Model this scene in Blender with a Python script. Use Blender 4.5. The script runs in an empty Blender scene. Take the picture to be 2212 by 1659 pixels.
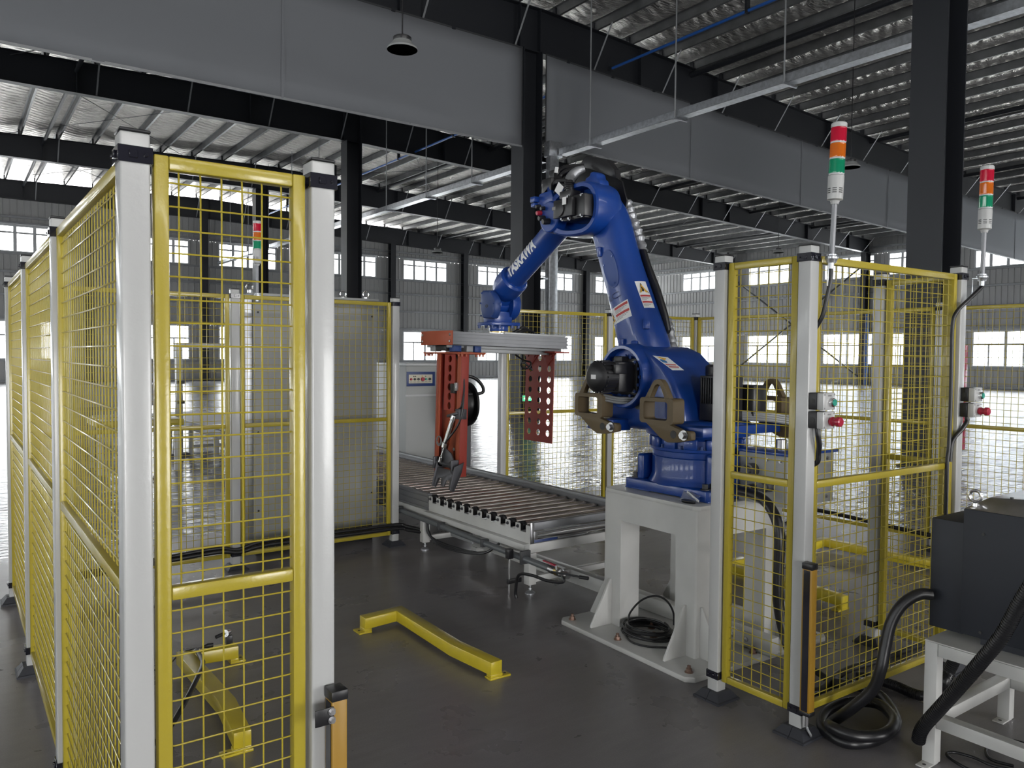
import bpy, bmesh, math, random
from mathutils import Vector, Matrix
random.seed(7)
SC = bpy.context.scene
COL = SC.collection
PI = math.pi
R = math.radians

# ------------------------------------------------------------------ camera
CAM_R = ((0.81263201, -0.5827149, 0.00851808),      # right
         (-0.01423744, -0.03446276, -0.99930456),   # down
         (0.58260321, 0.81194561, -0.03630191))     # forward
EYE = Vector((0.0, 0.0, 1.55))
FOC = 1700.0
cam_d = bpy.data.cameras.new('camera')
cam_d.sensor_width = 36.0
cam_d.lens = FOC / 2212.0 * 36.0
cam_d.clip_start = 0.05
cam_d.clip_end = 400
cam = bpy.data.objects.new('camera', cam_d)
COL.objects.link(cam)
r_, d_, f_ = (Vector(v) for v in CAM_R)
cam.matrix_world = Matrix(((r_.x, -d_.x, -f_.x, EYE.x), (r_.y, -d_.y, -f_.y, EYE.y),
                           (r_.z, -d_.z, -f_.z, EYE.z), (0, 0, 0, 1)))
SC.camera = cam

# ------------------------------------------------------------------ sky and exposure
SC.view_settings.view_transform = 'Standard'
SC.view_settings.look = 'None'
SC.view_settings.gamma = 1.0
SC.view_settings.use_curve_mapping = False
SC.view_settings.exposure = 4.2
SC.cycles.use_denoising = True
SC.cycles.max_bounces = 8
SC.cycles.diffuse_bounces = 4
SC.cycles.glossy_bounces = 4
SC.cycles.transmission_bounces = 6
SC.cycles.transparent_max_bounces = 10
SC.cycles.sample_clamp_indirect = 8.0
SC.cycles.caustics_reflective = False
SC.cycles.caustics_refractive = False
world = bpy.data.worlds.new('overcast_sky')
SC.world = world
world.use_nodes = True
bg = world.node_tree.nodes['Background']
bg.inputs[0].default_value = (1.0, 0.995, 0.985, 1)
bg.inputs[1].default_value = 1.0

X0, X1, Y0, Y1 = -20.0, 44.3, -13.0, 45.3          # hall extents
DOORS = ((-6.0, -1.0), (7.0, 12.0))  # open loading doors in the wall behind the camera
DOOR_H = 3.8


def portal(loc, size, rot):
    """A light portal: gives off nothing, only guides the sampling of the sky through an opening."""
    l = bpy.data.lights.new('sky_portal', 'AREA')
    l.shape = 'RECTANGLE'
    l.size, l.size_y = size
    l.cycles.is_portal = True
    o = bpy.data.objects.new('sky_portal', l)
    o.location = loc
    o.rotation_euler = rot
    COL.objects.link(o)


for zc, hh in ((7.0, 1.35), (2.1, 1.95)):
    portal(((X0 + X1) / 2, Y1 + .1, zc), (X1 - X0, hh), (R(-90), 0, 0))
    portal((X1 + .1, (Y0 + Y1) / 2, zc), (Y1 - Y0, hh), (R(90), 0, R(90)))
    portal((X0 - .1, (Y0 + Y1) / 2, zc), (Y1 - Y0, hh), (R(90), 0, R(-90)))
for a, b in DOORS:
    portal(((a + b) / 2, Y0 - .1, DOOR_H / 2), (b - a, DOOR_H), (R(90), 0, 0))


# ------------------------------------------------------------------ helpers
def px(x, y, X=None, Y=None, Z=None, D=None):
    """World point where the sight line of photo pixel (x, y) meets a real plane of the scene (or lies D metres deep)."""
    d = r_ * ((x - 1106.0) / FOC) + d_ * ((y - 829.5) / FOC) + f_
    if X is not None:
        t = (X - EYE.x) / d.x
    elif Y is not None:
        t = (Y - EYE.y) / d.y
    elif Z is not None:
        t = (Z - EYE.z) / d.z
    else:
        t = D
    return EYE + d * t


class MB:
    """Collects vertices and faces; build() links them as ONE mesh object."""

    def __init__(s):
        s.v, s.f = [], []

    def add(s, vs, fs):
        n = len(s.v)
        s.v += [tuple(v) for v in vs]
        s.f += [tuple(i + n for i in f) for f in fs]
        return s

    def box(s, c, d, m=None):
        x, y, z = d[0] / 2, d[1] / 2, d[2] / 2
        vs = [Vector((a * x, b * y, e * z)) for e in (-1, 1) for b in (-1, 1) for a in (-1, 1)]
        if m is not None:
            vs = [m @ v for v in vs]
        c = Vector(c)
        return s.add([v + c for v in vs], [(0, 2, 3, 1), (4, 5, 7, 6), (0, 1, 5, 4), (2, 6, 7, 3), (0, 4, 6, 2), (1, 3, 7, 5)])

    def bx(s, x0, x1, y0, y1, z0, z1):
        return s.box(((x0 + x1) / 2, (y0 + y1) / 2, (z0 + z1) / 2), (abs(x1 - x0), abs(y1 - y0), abs(z1 - z0)))

    def bar(s, a, b, w, h, up=(0, 0, 1)):
        """rectangular bar from a to b; w across, h along up"""
        a, b = Vector(a), Vector(b)
        d = b - a
        L = d.length
        d.normalize()
        u = Vector(up)
        if abs(d.dot(u)) > .98:
            u = Vector((0, 1, 0))
        x = d.cross(u).normalized()
        u = x.cross(d)
        m = Matrix((x, d, u)).transposed()
        return s.box((a + b) / 2, (w, L, h), m)

    def loft(s, rings, cap=True, close=False):
        n = len(rings[0])
        vs = [p for r in rings for p in r]
        fs = []
        m = len(rings)
        for i in range(m if close else m - 1):
            for j in range(n):
                a, b = i * n + j, i * n + (j + 1) % n
                c, d = ((i + 1) % m) * n + (j + 1) % n, ((i + 1) % m) * n + j
                fs.append((a, b, c, d))
        if cap and not close:
            fs.append(tuple(range(n - 1, -1, -1)))
            fs.append(tuple((m - 1) * n + j for j in range(n)))
        return s.add(vs, fs)

    def tube(s, pts, r, n=8, close=False, cap=True):
        """round tube along a polyline; r a number or one per point"""
        pts = [Vector(p) for p in pts]
        m = len(pts)
        rs = r if isinstance(r, (list, tuple)) else [r] * m
        rings = []
        prev = None
        for i, p in enumerate(pts):
            if close:
                t = (pts[(i + 1) % m] - pts[i - 1]).normalized()
            else:
                t = (pts[min(i + 1, m - 1)] - pts[max(i - 1, 0)]).normalized()
            if prev is None:
                a = Vector((0, 0, 1)) if abs(t.z) < .9 else Vector((1, 0, 0))
                u = t.cross(a).normalized()
            else:
                u = (prev - t * prev.dot(t)).normalized()
            prev = u
            w = t.cross(u)
            rings.append([p + (u * math.cos(2 * PI * j / n) + w * math.sin(2 * PI * j / n)) * rs[i] for j in range(n)])
        return s.loft(rings, cap, close)

    def cyl(s, a, b, r, n=16, r2=None):
        return s.tube([a, b], [r, r if r2 is None else r2], n)

    def lathe(s, o, axis, prof, n=24):
        """revolve (t, r) pairs about the axis through o"""
        o, ax = Vector(o), Vector(axis).normalized()
        a = Vector((0, 0, 1)) if abs(ax.z) < .9 else Vector((1, 0, 0))
        u = ax.cross(a).normalized()
        w = ax.cross(u)
        rings = [[o + ax * t + (u * math.cos(2 * PI * j / n) + w * math.sin(2 * PI * j / n)) * rr for j in range(n)] for t, rr in prof]
        return s.loft(rings)

    def prism(s, poly, off):
        """polygon (3D points, planar) extruded by the vector off"""
        off = Vector(off)
        p = [Vector(q) for q in poly]
        n = len(p)
        vs = p + [q + off for q in p]
        fs = [tuple(range(n - 1, -1, -1)), tuple(range(n, 2 * n))]
        fs += [(i, (i + 1) % n, n + (i + 1) % n, n + i) for i in range(n)]
        return s.add(vs, fs)

    def frame(s, outer, inner, off):
        """a polygon with a hole of the same number of corners, extruded"""
        off = Vector(off)
        n = len(outer)
        A = [Vector(p) for p in outer]
        B = [Vector(p) for p in inner]
        vs = A + B + [p + off for p in A] + [p + off for p in B]
        fs = []
        for i in range(n):
            j = (i + 1) % n
            fs += [(i, n + i, n + j, j), (2 * n + i, 2 * n + j, 3 * n + j, 3 * n + i), (i, j, 2 * n + j, 2 * n + i), (n + i, 3 * n + i, 3 * n + j, n + j)]
        return s.add(vs, fs)

    def mesh(s, name, mat, bevel=0, seg=2, smooth=True, ang=38):
        me = bpy.data.meshes.new(name)
        me.from_pydata(s.v, [], s.f)
        bm = bmesh.new()
        bm.from_mesh(me)
        bmesh.ops.recalc_face_normals(bm, faces=bm.faces)
        if bevel:
            es = [e for e in bm.edges if len(e.link_faces) == 2 and e.calc_face_angle(0) > R(40)]
            bmesh.ops.bevel(bm, geom=es, offset=bevel, segments=seg, profile=.5, affect='EDGES', clamp_overlap=True)
        bm.to_mesh(me)
        bm.free()
        if smooth:
            me.polygons.foreach_set('use_smooth', [True] * len(me.polygons))
            me.set_sharp_from_angle(angle=R(ang))
        if mat:
            me.materials.append(mat)
        return me

    def build(s, name, mat, parent=None, **k):
        return link(name, s.mesh(name, mat, **k), parent)


def link(name, me, parent=None):
    o = bpy.data.objects.new(name, me)
    COL.objects.link(o)
    if parent is not None:
        o.parent = parent
    return o


def tag(o, label=None, cat=None, group=None, kind=None):
    for k, v in (('label', label), ('category', cat), ('group', group), ('kind', kind)):
        if v:
            o[k] = v
    return o


def thing(name, label, cat, loc=(0, 0, 0), rz=0, group=None):
    o = bpy.data.objects.new(name, None)
    o.empty_display_size = .1
    COL.objects.link(o)
    o.location = loc
    o.rotation_euler.z = rz
    return tag(o, label, cat, group)


def struct(name, parent=None, loc=(0, 0, 0)):
    o = bpy.data.objects.new(name, None)
    COL.objects.link(o)
    o.location = loc
    o['kind'] = 'structure'
    return o


def copy_tree(o, parent=None):
    c = o.copy()
    COL.objects.link(c)
    c.parent = parent
    for ch in o.children:
        copy_tree(ch, c)
    return c


def arc(c, r, a0, a1, n, plane='xy'):
    out = []
    for i in range(n + 1):
        a = a0 + (a1 - a0) * i / n
        p, q = r * math.cos(a), r * math.sin(a)
        out.append(Vector(c) + Vector({'xy': (p, q, 0), 'yz': (0, p, q), 'xz': (p, 0, q)}[plane]))
    return out


def spline(pts, k=6):
    """Catmull-Rom through the points"""
    P = [Vector(p) for p in pts]
    P = [P[0] * 2 - P[1]] + P + [P[-1] * 2 - P[-2]]
    out = []
    for i in range(1, len(P) - 2):
        for j in range(k):
            t = j / k
            a, b, c, d = P[i - 1], P[i], P[i + 1], P[i + 2]
            out.append(.5 * ((2 * b) + (c - a) * t + (2 * a - 5 * b + 4 * c - d) * t * t + (3 * b - a - 3 * c + d) * t ** 3))
    out.append(P[-2])
    return out


# ------------------------------------------------------------------ materials
def mat(name, col, rough=.5, metal=0.0, spec=.5, bump=0.0, bscale=200.0, var=0.0, vscale=3.0, emit=None, estr=1.0, coat=0.0, alpha=1.0, trans=0.0):
    m = bpy.data.materials.new(name)
    m.use_nodes = True
    nt = m.node_tree
    b = nt.nodes['Principled BSDF']
    b.inputs['Base Color'].default_value = (*col, 1)
    b.inputs['Roughness'].default_value = rough
    b.inputs['Metallic'].default_value = metal
    b.inputs['Specular IOR Level'].default_value = spec
    b.inputs['Coat Weight'].default_value = coat
    b.inputs['Coat Roughness'].default_value = .08
    b.inputs['Alpha'].default_value = alpha
    b.inputs['Transmission Weight'].default_value = trans
    tc = None
    if bump or var:
        tc = nt.nodes.new('ShaderNodeTexCoord')
    if var:
        n = nt.nodes.new('ShaderNodeTexNoise')
        n.inputs['Scale'].default_value = vscale
        n.inputs['Detail'].default_value = 5
        r = nt.nodes.new('ShaderNodeValToRGB')
        r.color_ramp.elements[0].position, r.color_ramp.elements[1].position = .3, .7
        r.color_ramp.elements[0].color = (*[c * (1 - var) for c in col], 1)
        r.color_ramp.elements[1].color = (*[min(1, c * (1 + var)) for c in col], 1)
        nt.links.new(tc.outputs['Object'], n.inputs['Vector'])
        nt.links.new(n.outputs['Fac'], r.inputs['Fac'])
        nt.links.new(r.outputs['Color'], b.inputs['Base Color'])
    if bump:
        n = nt.nodes.new('ShaderNodeTexNoise')
        n.inputs['Scale'].default_value = bscale
        n.inputs['Detail'].default_value = 2
        u = nt.nodes.new('ShaderNodeBump')
        u.inputs['Strength'].default_value = bump
        u.inputs['Distance'].default_value = .01
        nt.links.new(tc.outputs['Object'], n.inputs['Vector'])
        nt.links.new(n.outputs['Fac'], u.inputs['Height'])
        nt.links.new(u.outputs['Normal'], b.inputs['Normal'])
    if emit:
        b.inputs['Emission Color'].default_value = (*emit, 1)
        b.inputs['Emission Strength'].default_value = estr
    return m


M = {}
M['white'] = mat('white_powder_coat', (.50, .505, .50), .28, bump=.04, bscale=90, coat=.2)
M['white_paint'] = mat('white_enamel', (.56, .56, .545), .38, var=.05, vscale=6)
M['yellow'] = mat('yellow_powder_coat', (.43, .345, .035), .28, bump=.06, bscale=110, coat=.25)
M['yellow_bright'] = mat('bright_yellow_enamel', (.58, .46, .028), .3, var=.05, vscale=9, coat=.2)
M['amber'] = mat('amber_anodised', (.36, .20, .022), .4)
M['black'] = mat('black_plastic', (.012, .012, .014), .38)
M['black_gloss'] = mat('black_gloss_plastic', (.012, .012, .02), .12, coat=.3)
M['rubber'] = mat('dark_rubber', (.03, .032, .04), .55)
M['cable'] = mat('black_cable', (.01, .01, .012), .35)
M['steel_dark'] = mat('dark_steel_paint', (.014, .016, .021), .5)
M['steel_grey'] = mat('grey_steel_paint', (.05, .052, .055), .5)
M['galv'] = mat('galvanised_steel', (.55, .57, .60), .32, .85, var=.18, vscale=14)
M['galv_dull'] = mat('dull_galvanised_steel', (.34, .35, .36), .5, .5, var=.1, vscale=4)
M['chrome'] = mat('bright_steel', (.72, .72, .73), .16, 1.0)
M['steel'] = mat('plain_steel', (.45, .45, .46), .3, 1.0, var=.12, vscale=20)
M['alu'] = mat('aluminium_profile', (.25, .255, .27), .42, .5, var=.06, vscale=9)
M['blue'] = mat('robot_blue', (.006, .048, .27), .32, bump=.05, bscale=140, coat=.3)
M['blue_dark'] = mat('robot_blue_cover', (.02, .055, .21), .42)
M['blue_pale'] = mat('robot_blue_lid', (.035, .075, .26), .5)
M['blue_letters'] = mat('robot_blue_letters', (.003, .022, .13), .35)
M['orange'] = mat('orange_paint', (.42, .085, .035), .45, var=.06, vscale=7)
M['red_oxide'] = mat('red_oxide_paint', (.36, .05, .035), .48, var=.06, vscale=7)
M['bronze'] = mat('olive_bronze_paint', (.13, .095, .05), .55, bump=.1, bscale=160)
M['iron'] = mat('dark_cast_iron', (.10, .10, .11), .42, .6)
M['grey_panel'] = mat('pale_grey_panel', (.35, .36, .355), .45)
M['purlin'] = mat('purlin_steel', (.20, .205, .21), .42, .55, var=.15, vscale=3)
M['wall'] = mat('grey_wall_sheet', (.40, .40, .395), .42, var=.05, vscale=.7)
M['wall_light'] = mat('pale_window_frame', (.55, .56, .57), .4)
M['charcoal'] = mat('charcoal_cabinet_paint', (.016, .019, .027), .55, bump=.05, bscale=300)
M['navy'] = mat('navy_panel', (.02, .045, .17), .4)
M['cream'] = mat('cream_panel', (.62, .58, .47), .45)
M['red'] = mat('red_plastic', (.42, .02, .05), .25, coat=.2)
M['green'] = mat('green_plastic', (.03, .33, .24), .3)
M['paper'] = mat('white_label', (.82, .82, .82), .5)
M['label_red'] = mat('red_print', (.5, .05, .05), .5)
M['label_orange'] = mat('amber_print', (.75, .42, .03), .5)
M['label_blue'] = mat('blue_print', (.02, .16, .4), .5)
M['ink'] = mat('black_print', (.02, .02, .02), .5)
M['ink_grey'] = mat('grey_print', (.22, .22, .22), .5)
M['brass'] = mat('brass', (.60, .47, .22), .3, 1.0)
M['copper_bolt'] = mat('bronzed_bolt', (.30, .20, .16), .35, .9)
M['curtain'] = mat('grey_fabric', (.245, .255, .275), .8)
M['pipe_blue'] = mat('blue_pipe_paint', (.02, .11, .42), .35)
M['pipe_grey'] = mat('grey_pipe', (.13, .14, .15), .35)
M['silver_cloth'] = mat('silver_cloth', (.36, .37, .39), .38, .6, bump=.5, bscale=40)
M['lens_red'] = mat('red_lens', (.36, .004, .025), .1, coat=.5, emit=(.6, .0, .03), estr=.008)
M['lens_amber'] = mat('amber_lens', (.46, .10, .004), .1, coat=.5, emit=(.6, .12, .0), estr=.008)
M['lens_green'] = mat('green_lens', (.0, .17, .085), .1, coat=.5, emit=(.0, .3, .12), estr=.008)
M['exit_green'] = mat('exit_sign_green', (.02, .35, .12), .4, emit=(.05, .7, .3), estr=.09)
M['exit_white'] = mat('exit_sign_arrow', (.8, .9, .8), .4, emit=(.7, 1, .8), estr=.12)

# ------------------------------------------------------------------ special surfaces
def floor_material():
    m = bpy.data.materials.new('sealed_concrete')
    m.use_nodes = True
    nt = m.node_tree
    L = nt.links.new
    b = nt.nodes['Principled BSDF']
    tc = nt.nodes.new('ShaderNodeTexCoord')

    def noise(sc, det=4, dist=0, vec=None, rough=.55):
        n = nt.nodes.new('ShaderNodeTexNoise')
        n.inputs['Scale'].default_value = sc
        n.inputs['Detail'].default_value = det
        n.inputs['Distortion'].default_value = dist
        n.inputs['Roughness'].default_value = rough
        L(vec or tc.outputs['Object'], n.inputs['Vector'])
        return n.outputs['Fac']

    def ramp(f, p0, p1, c0, c1):
        r = nt.nodes.new('ShaderNodeValToRGB')
        r.color_ramp.elements[0].position, r.color_ramp.elements[1].position = p0, p1
        r.color_ramp.elements[0].color, r.color_ramp.elements[1].color = (*c0, 1), (*c1, 1)
        L(f, r.inputs['Fac'])
        return r.outputs['Color']
    cloudy = ramp(noise(.9, 6, .4), .35, .7, (.205, .194, .203), (.262, .249, .258))
    grain = ramp(noise(160, 3), .45, .75, (.96, .96, .96), (1.12, 1.11, 1.10))
    mp = nt.nodes.new('ShaderNodeMapping')
    mp.inputs['Rotation'].default_value = (0, 0, .6)
    mp.inputs['Scale'].default_value = (1, 5, 1)
    L(tc.outputs['Object'], mp.inputs['Vector'])
    streak = ramp(noise(2.2, 5, 1.5, mp.outputs[0]), .25, .85, (.90, .90, .90), (1.10, 1.10, 1.10))

    def mul(a, c):
        x = nt.nodes.new('ShaderNodeMix')
        x.data_type = 'RGBA'
        x.blend_type = 'MULTIPLY'
        x.inputs[0].default_value = 1
        L(a, x.inputs[6])
        L(c, x.inputs[7])
        return x.outputs[2]
    L(mul(mul(cloudy, grain), streak), b.inputs['Base Color'])
    rg = ramp(noise(2.5, 6, .2), .25, .8, (.24, .24, .24), (.36, .36, .36))
    L(rg, b.inputs['Roughness'])
    b.inputs['Specular IOR Level'].default_value = .45
    bp = nt.nodes.new('ShaderNodeBump')
    bp.inputs['Strength'].default_value = .05
    bp.inputs['Distance'].default_value = .01
    L(noise(7, 3, .2), bp.inputs['Height'])
    L(bp.outputs[0], b.inputs['Normal'])
    return m


def film_material():
    """thin clear protective film laid wrinkled over the outer floor"""
    m = bpy.data.materials.new('clear_floor_film')
    m.use_nodes = True
    nt = m.node_tree
    L = nt.links.new
    b = nt.nodes['Principled BSDF']
    tc = nt.nodes.new('ShaderNodeTexCoord')
    b.inputs['Base Color'].default_value = (.30, .30, .31, 1)
    b.inputs['Roughness'].default_value = .14
    mp = nt.nodes.new('ShaderNodeMapping')
    mp.inputs['Scale'].default_value = (1.0, 2.4, 1)
    mp.inputs['Rotation'].default_value = (0, 0, .5)
    L(tc.outputs['Object'], mp.inputs['Vector'])
    n = nt.nodes.new('ShaderNodeTexNoise')
    n.inputs['Scale'].default_value = 2.2
    n.inputs['Detail'].default_value = 6
    n.inputs['Distortion'].default_value = 2.2
    L(mp.outputs[0], n.inputs['Vector'])
    bp = nt.nodes.new('ShaderNodeBump')
    bp.inputs['Strength'].default_value = .5
    bp.inputs['Distance'].default_value = .05
    L(n.outputs['Fac'], bp.inputs['Height'])
    L(bp.outputs[0], b.inputs['Normal'])
    return m


def foil_material():
    m = bpy.data.materials.new('insulation_foil')
    m.use_nodes = True
    nt = m.node_tree
    L = nt.links.new
    b = nt.nodes['Principled BSDF']
    tc = nt.nodes.new('ShaderNodeTexCoord')
    b.inputs['Base Color'].default_value = (.84, .81, .76, 1)
    b.inputs['Metallic'].default_value = .9
    b.inputs['Roughness'].default_value = .27
    mp = nt.nodes.new('ShaderNodeMapping')
    mp.inputs['Scale'].default_value = (1.0, 3.0, 1)
    mp.inputs['Rotation'].default_value = (0, 0, .35)
    L(tc.outputs['Object'], mp.inputs['Vector'])
    n = nt.nodes.new('ShaderNodeTexNoise')
    n.inputs['Scale'].default_value = 2.4
    n.inputs['Detail'].default_value = 4
    n.inputs['Distortion'].default_value = 1.6
    L(mp.outputs[0], n.inputs['Vector'])
    w = nt.nodes.new('ShaderNodeTexWave')       # the diagonal reinforcing threads
    w.inputs['Scale'].default_value = 1.1
    w.inputs['Distortion'].default_value = 3.0
    mp2 = nt.nodes.new('ShaderNodeMapping')
    mp2.inputs['Rotation'].default_value = (0, 0, 1.1)
    L(tc.outputs['Object'], mp2.inputs['Vector'])
    L(mp2.outputs[0], w.inputs['Vector'])
    a = nt.nodes.new('ShaderNodeMath')
    a.operation = 'MULTIPLY_ADD'
    a.inputs[1].default_value = .35
    L(w.outputs['Fac'], a.inputs[0])
    L(n.outputs['Fac'], a.inputs[2])
    bp = nt.nodes.new('ShaderNodeBump')
    bp.inputs['Strength'].default_value = .8
    bp.inputs['Distance'].default_value = .20
    L(a.outputs[0], bp.inputs['Height'])
    L(bp.outputs[0], b.inputs['Normal'])
    return m


def glass_material():
    m = bpy.data.materials.new('window_glass')
    m.use_nodes = True
    nt = m.node_tree
    nt.nodes.remove(nt.nodes['Principled BSDF'])
    t = nt.nodes.new('ShaderNodeBsdfTransparent')
    t.inputs[0].default_value = (.94, .96, .97, 1)
    g = nt.nodes.new('ShaderNodeBsdfGlossy')
    g.inputs['Roughness'].default_value = .05
    x = nt.nodes.new('ShaderNodeMixShader')
    x.inputs[0].default_value = .07
    nt.links.new(t.outputs[0], x.inputs[1])
    nt.links.new(g.outputs[0], x.inputs[2])
    nt.links.new(x.outputs[0], nt.nodes['Material Output'].inputs[0])
    return m


M['floor'] = floor_material()
M['film'] = film_material()
M['foil'] = foil_material()
M['glass'] = glass_material()

# ------------------------------------------------------------------ floor
b = MB()
b.bx(X0, X1, Y0, Y1, -.3, 0)
o = tag(b.build('floor', M['floor']), kind='structure')
b = MB()
for (xa, xb, ya, yb) in ((X0 + .3, .12, 5.9, Y1 - .2), (.12, X1 - .2, 6.95, Y1 - .2), (6.85, X1 - .2, Y0 + 4, 6.95)):
    b.bx(xa, xb, ya, yb, 0.0002, 0.0007)
tag(b.build('floor_covering', M['film']), 'clear wrinkled plastic film laid over the outer hall floor', kind='structure')

# ------------------------------------------------------------------ walls of ribbed sheet, girts and windows
RIB = .29


def sheet_mesh(w, z0, z1):
    """ribbed steel sheet, local x along the wall, ribs standing out to +y"""
    n = max(1, round(w / RIB))
    p = w / n
    prof = []
    for i in range(n):
        x = i * p
        prof += [(x, 0), (x + p * .80, 0), (x + p * .86, .028), (x + p * .96, .028)]
    prof.append((w, 0))
    m = MB()
    k = len(prof)
    m.add([(x, y, z0) for x, y in prof] + [(x, y, z1) for x, y in prof], [(i + 1, i, k + i, k + i + 1) for i in range(k - 1)])
    me = bpy.data.meshes.new('wall_sheet')
    me.from_pydata(m.v, [], m.f)
    me.materials.append(M['wall'])
    return me


SHEETS = {}


def sheet(wall, x, w, z0, z1):
    key = (round(w, 2), z0, z1)
    if key not in SHEETS:
        SHEETS[key] = sheet_mesh(round(w, 2), z0, z1)
    o = link('wall_sheet', SHEETS[key], wall)
    o.location = (x, 0, 0)
    return o


def run(wall, x0, x1, z0, z1, w=1.16):
    L = x1 - x0
    if L < .05:
        return
    n = max(1, round(L / w))
    for i in range(n):
        sheet(wall, x0 + L * i / n, L / n, z0, z1)


WIN = [0]
UP, LOW = (6.33, 7.68), (1.13, 3.08)
pane_cache = {}


def window(wall_m, x0, x1, z0, z1, upper):
    WIN[0] += 1
    w = struct('window_%d' % WIN[0])
    w.matrix_world = wall_m @ Matrix.Translation((x0, -.05, 0))
    W = x1 - x0
    key = (round(W, 2), upper)
    if key not in pane_cache:
        f = MB()
        t = .09
        for (a, c, d, e) in ((0, W, z0, z0 + t), (0, W, z1 - t, z1), (0, t, z0, z1), (W - t, W, z0, z1)):
            f.bx(a, c, -.03, .08, d, e)
        n = 4 if upper else 2
        for i in range(1, n):
            x = W * i / n
            f.bx(x - .075, x + .075, -.02, .07, z0, z1)
        zt = z1 - .38 if upper else z0 + .62 * (z1 - z0)
        f.bx(0, W, -.015, .05, zt - .045, zt + .045)
        if not upper:
            for i in (.5, 1.5):
                x = W * i / 2
                f.bx(x - .04, x + .04, -.01, .05, z0, zt)
        p = MB()
        p.bx(0, W / n, -.003, .003, z0, z1)
        pane_cache[key] = (f.mesh('window_frame', M['wall_light'], smooth=False), p.mesh('pane', M['glass'], smooth=False), n)
    fm, pm, n = pane_cache[key]
    link('window_frame', fm, w)
    for i in range(n):
        q = link('pane', pm, w)
        q.location.x = W * i / n


def wall(name, m, L, wins, doors=(), top=9.6):
    w = struct(name)
    w.matrix_world = m
    cuts = sorted(wins)

    def gaps(lo, hi, holes):
        x = lo
        for a, c in holes:
            yield x, a
            x = c
        yield x, hi
    for x0, x1 in gaps(0, L, doors):
        if not doors:
            run(w, x0, x1, 0, LOW[0])
            run(w, x0, x1, LOW[1], UP[0])
        else:
            run(w, x0, x1, 0, DOOR_H)
    if doors:
        run(w, 0, L, DOOR_H, top)
    else:
        for x0, x1 in gaps(0, L, cuts):
            run(w, x0, x1, LOW[0], LOW[1])
            run(w, x0, x1, UP[0], UP[1])
        run(w, 0, L, UP[1], top)
        for a, c in cuts:
            window(m, a, c, UP[0], UP[1], True)
            window(m, a, c, LOW[0], LOW[1], False)
        g = MB()
        for z in (8.0, UP[1] + .02, UP[0] - .09, 5.36, 4.25, LOW[1] + .06, LOW[0] - .08, .04):
            g.bx(0, L, .03, .15, z, z + .012)
            g.bx(0, L, .03, .15, z + .10, z + .112)
            g.bx(0, L, .035, .045, z, z + .11)
        base = g.mesh('girt', M['galv_dull'], smooth=False)
        link('girt', base, w)
    return w


# far wall (+Y): local x runs from the far right corner leftwards so that +y points into the hall
NL = [40.2, 34.7, 29.5, 23.8, 18.65, 12.3, 7.5, 1.1, -4.5, -10.0, -16.5]
WN = Matrix(((-1, 0, 0, X1), (0, -1, 0, Y1), (0, 0, 1, 0), (0, 0, 0, 1)))
wall('wall_north', WN, X1 - X0, [(X1 - a - 3.3, X1 - a) for a in NL])
# right wall (+X): local x runs along +Y
EA = [-10.5, -4.9, .7, 6.3, 11.3, 16.5, 21.2, 25.3, 31.0, 36.85]
WE = Matrix(((0, -1, 0, X1), (1, 0, 0, Y0), (0, 0, 1, 0), (0, 0, 0, 1)))
wall('wall_east', WE, Y1 - Y0, [(a - Y0, a - Y0 + 3.3) for a in EA])
# left wall and the wall behind the camera, outside the frame
WW = Matrix(((0, 1, 0, X0), (-1, 0, 0, Y1), (0, 0, 1, 0), (0, 0, 0, 1)))
wall('wall_west', WW, Y1 - Y0, [(Y1 - a - 3.3, Y1 - a) for a in EA])
WS = Matrix(((1, 0, 0, X0), (0, 1, 0, Y0), (0, 0, 1, 0), (0, 0, 0, 1)))
wall('wall_south', WS, X1 - X0, [], doors=[(a - X0, c - X0) for a, c in DOORS])


# ------------------------------------------------------------------ roof: foil blanket, purlins, beams, columns
def ztop(x):        # top of the roof beams
    return 9.95 - (.045 * (x - 12) if x > 12 else .02 * (12 - x))


def zbot(x):        # bottom of the roof beams
    return 8.88 - (.035 * (x - 12) if x > 12 else 0)


PX = [12.35 + 1.25 * i for i in range(-26, 27) if X0 < 12.35 + 1.25 * i < X1]
b = MB()
cols = []
xs = [X0] + PX + [X1]
for i in range(len(xs) - 1):
    for k in range(4):
        t = k / 4
        x = xs[i] * (1 - t) + xs[i + 1] * t
        cols.append((x, ztop(x) + .23 - .05 * math.sin(PI * t)))
cols.append((X1, ztop(X1) + .23))
ys = [Y0, 5.7, 15.5, 25.7, 35.5, Y1]
n = len(cols)
b.add([(x, y, z) for y in ys for x, z in cols], [(j * n + i, j * n + i + 1, (j + 1) * n + i + 1, (j + 1) * n + i) for j in range(len(ys) - 1) for i in range(n - 1)])
ceil = tag(b.build('ceiling', M['foil'], ang=60), kind='structure')
# solid roof sheet above the blanket keeps the sky out
b = MB()
b.add([(X0 - .2, Y0 - .2, ztop(X0) + .45), (12, Y0 - .2, 10.4), (X1 + .2, Y0 - .2, ztop(X1) + .45), (X1 + .2, Y1 + .2, ztop(X1) + .45), (12, Y1 + .2, 10.4), (X0 - .2, Y1 + .2, ztop(X0) + .45)],
      [(0, 1, 4, 5), (1, 2, 3, 4)])
b.build('roof_sheet', M['galv_dull'], ceil, smooth=False)
p = MB()
p.bx(-.0015, .0015, Y0, Y1, 0, .22)
p.bx(-.0015, .065, Y0, Y1, 0, .003)
p.bx(-.065, .0015, Y0, Y1, .217, .22)
p.bx(.062, .065, Y0, Y1, 0, .02)
pm = p.mesh('purlin', M['purlin'], smooth=False)
for x in PX:
    q = link('purlin', pm, ceil)
    q.location = (x, 0, ztop(x))

BEAM_Y = [-4.1, 5.7, 15.5, 25.7, 35.5, 45.0]


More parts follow.
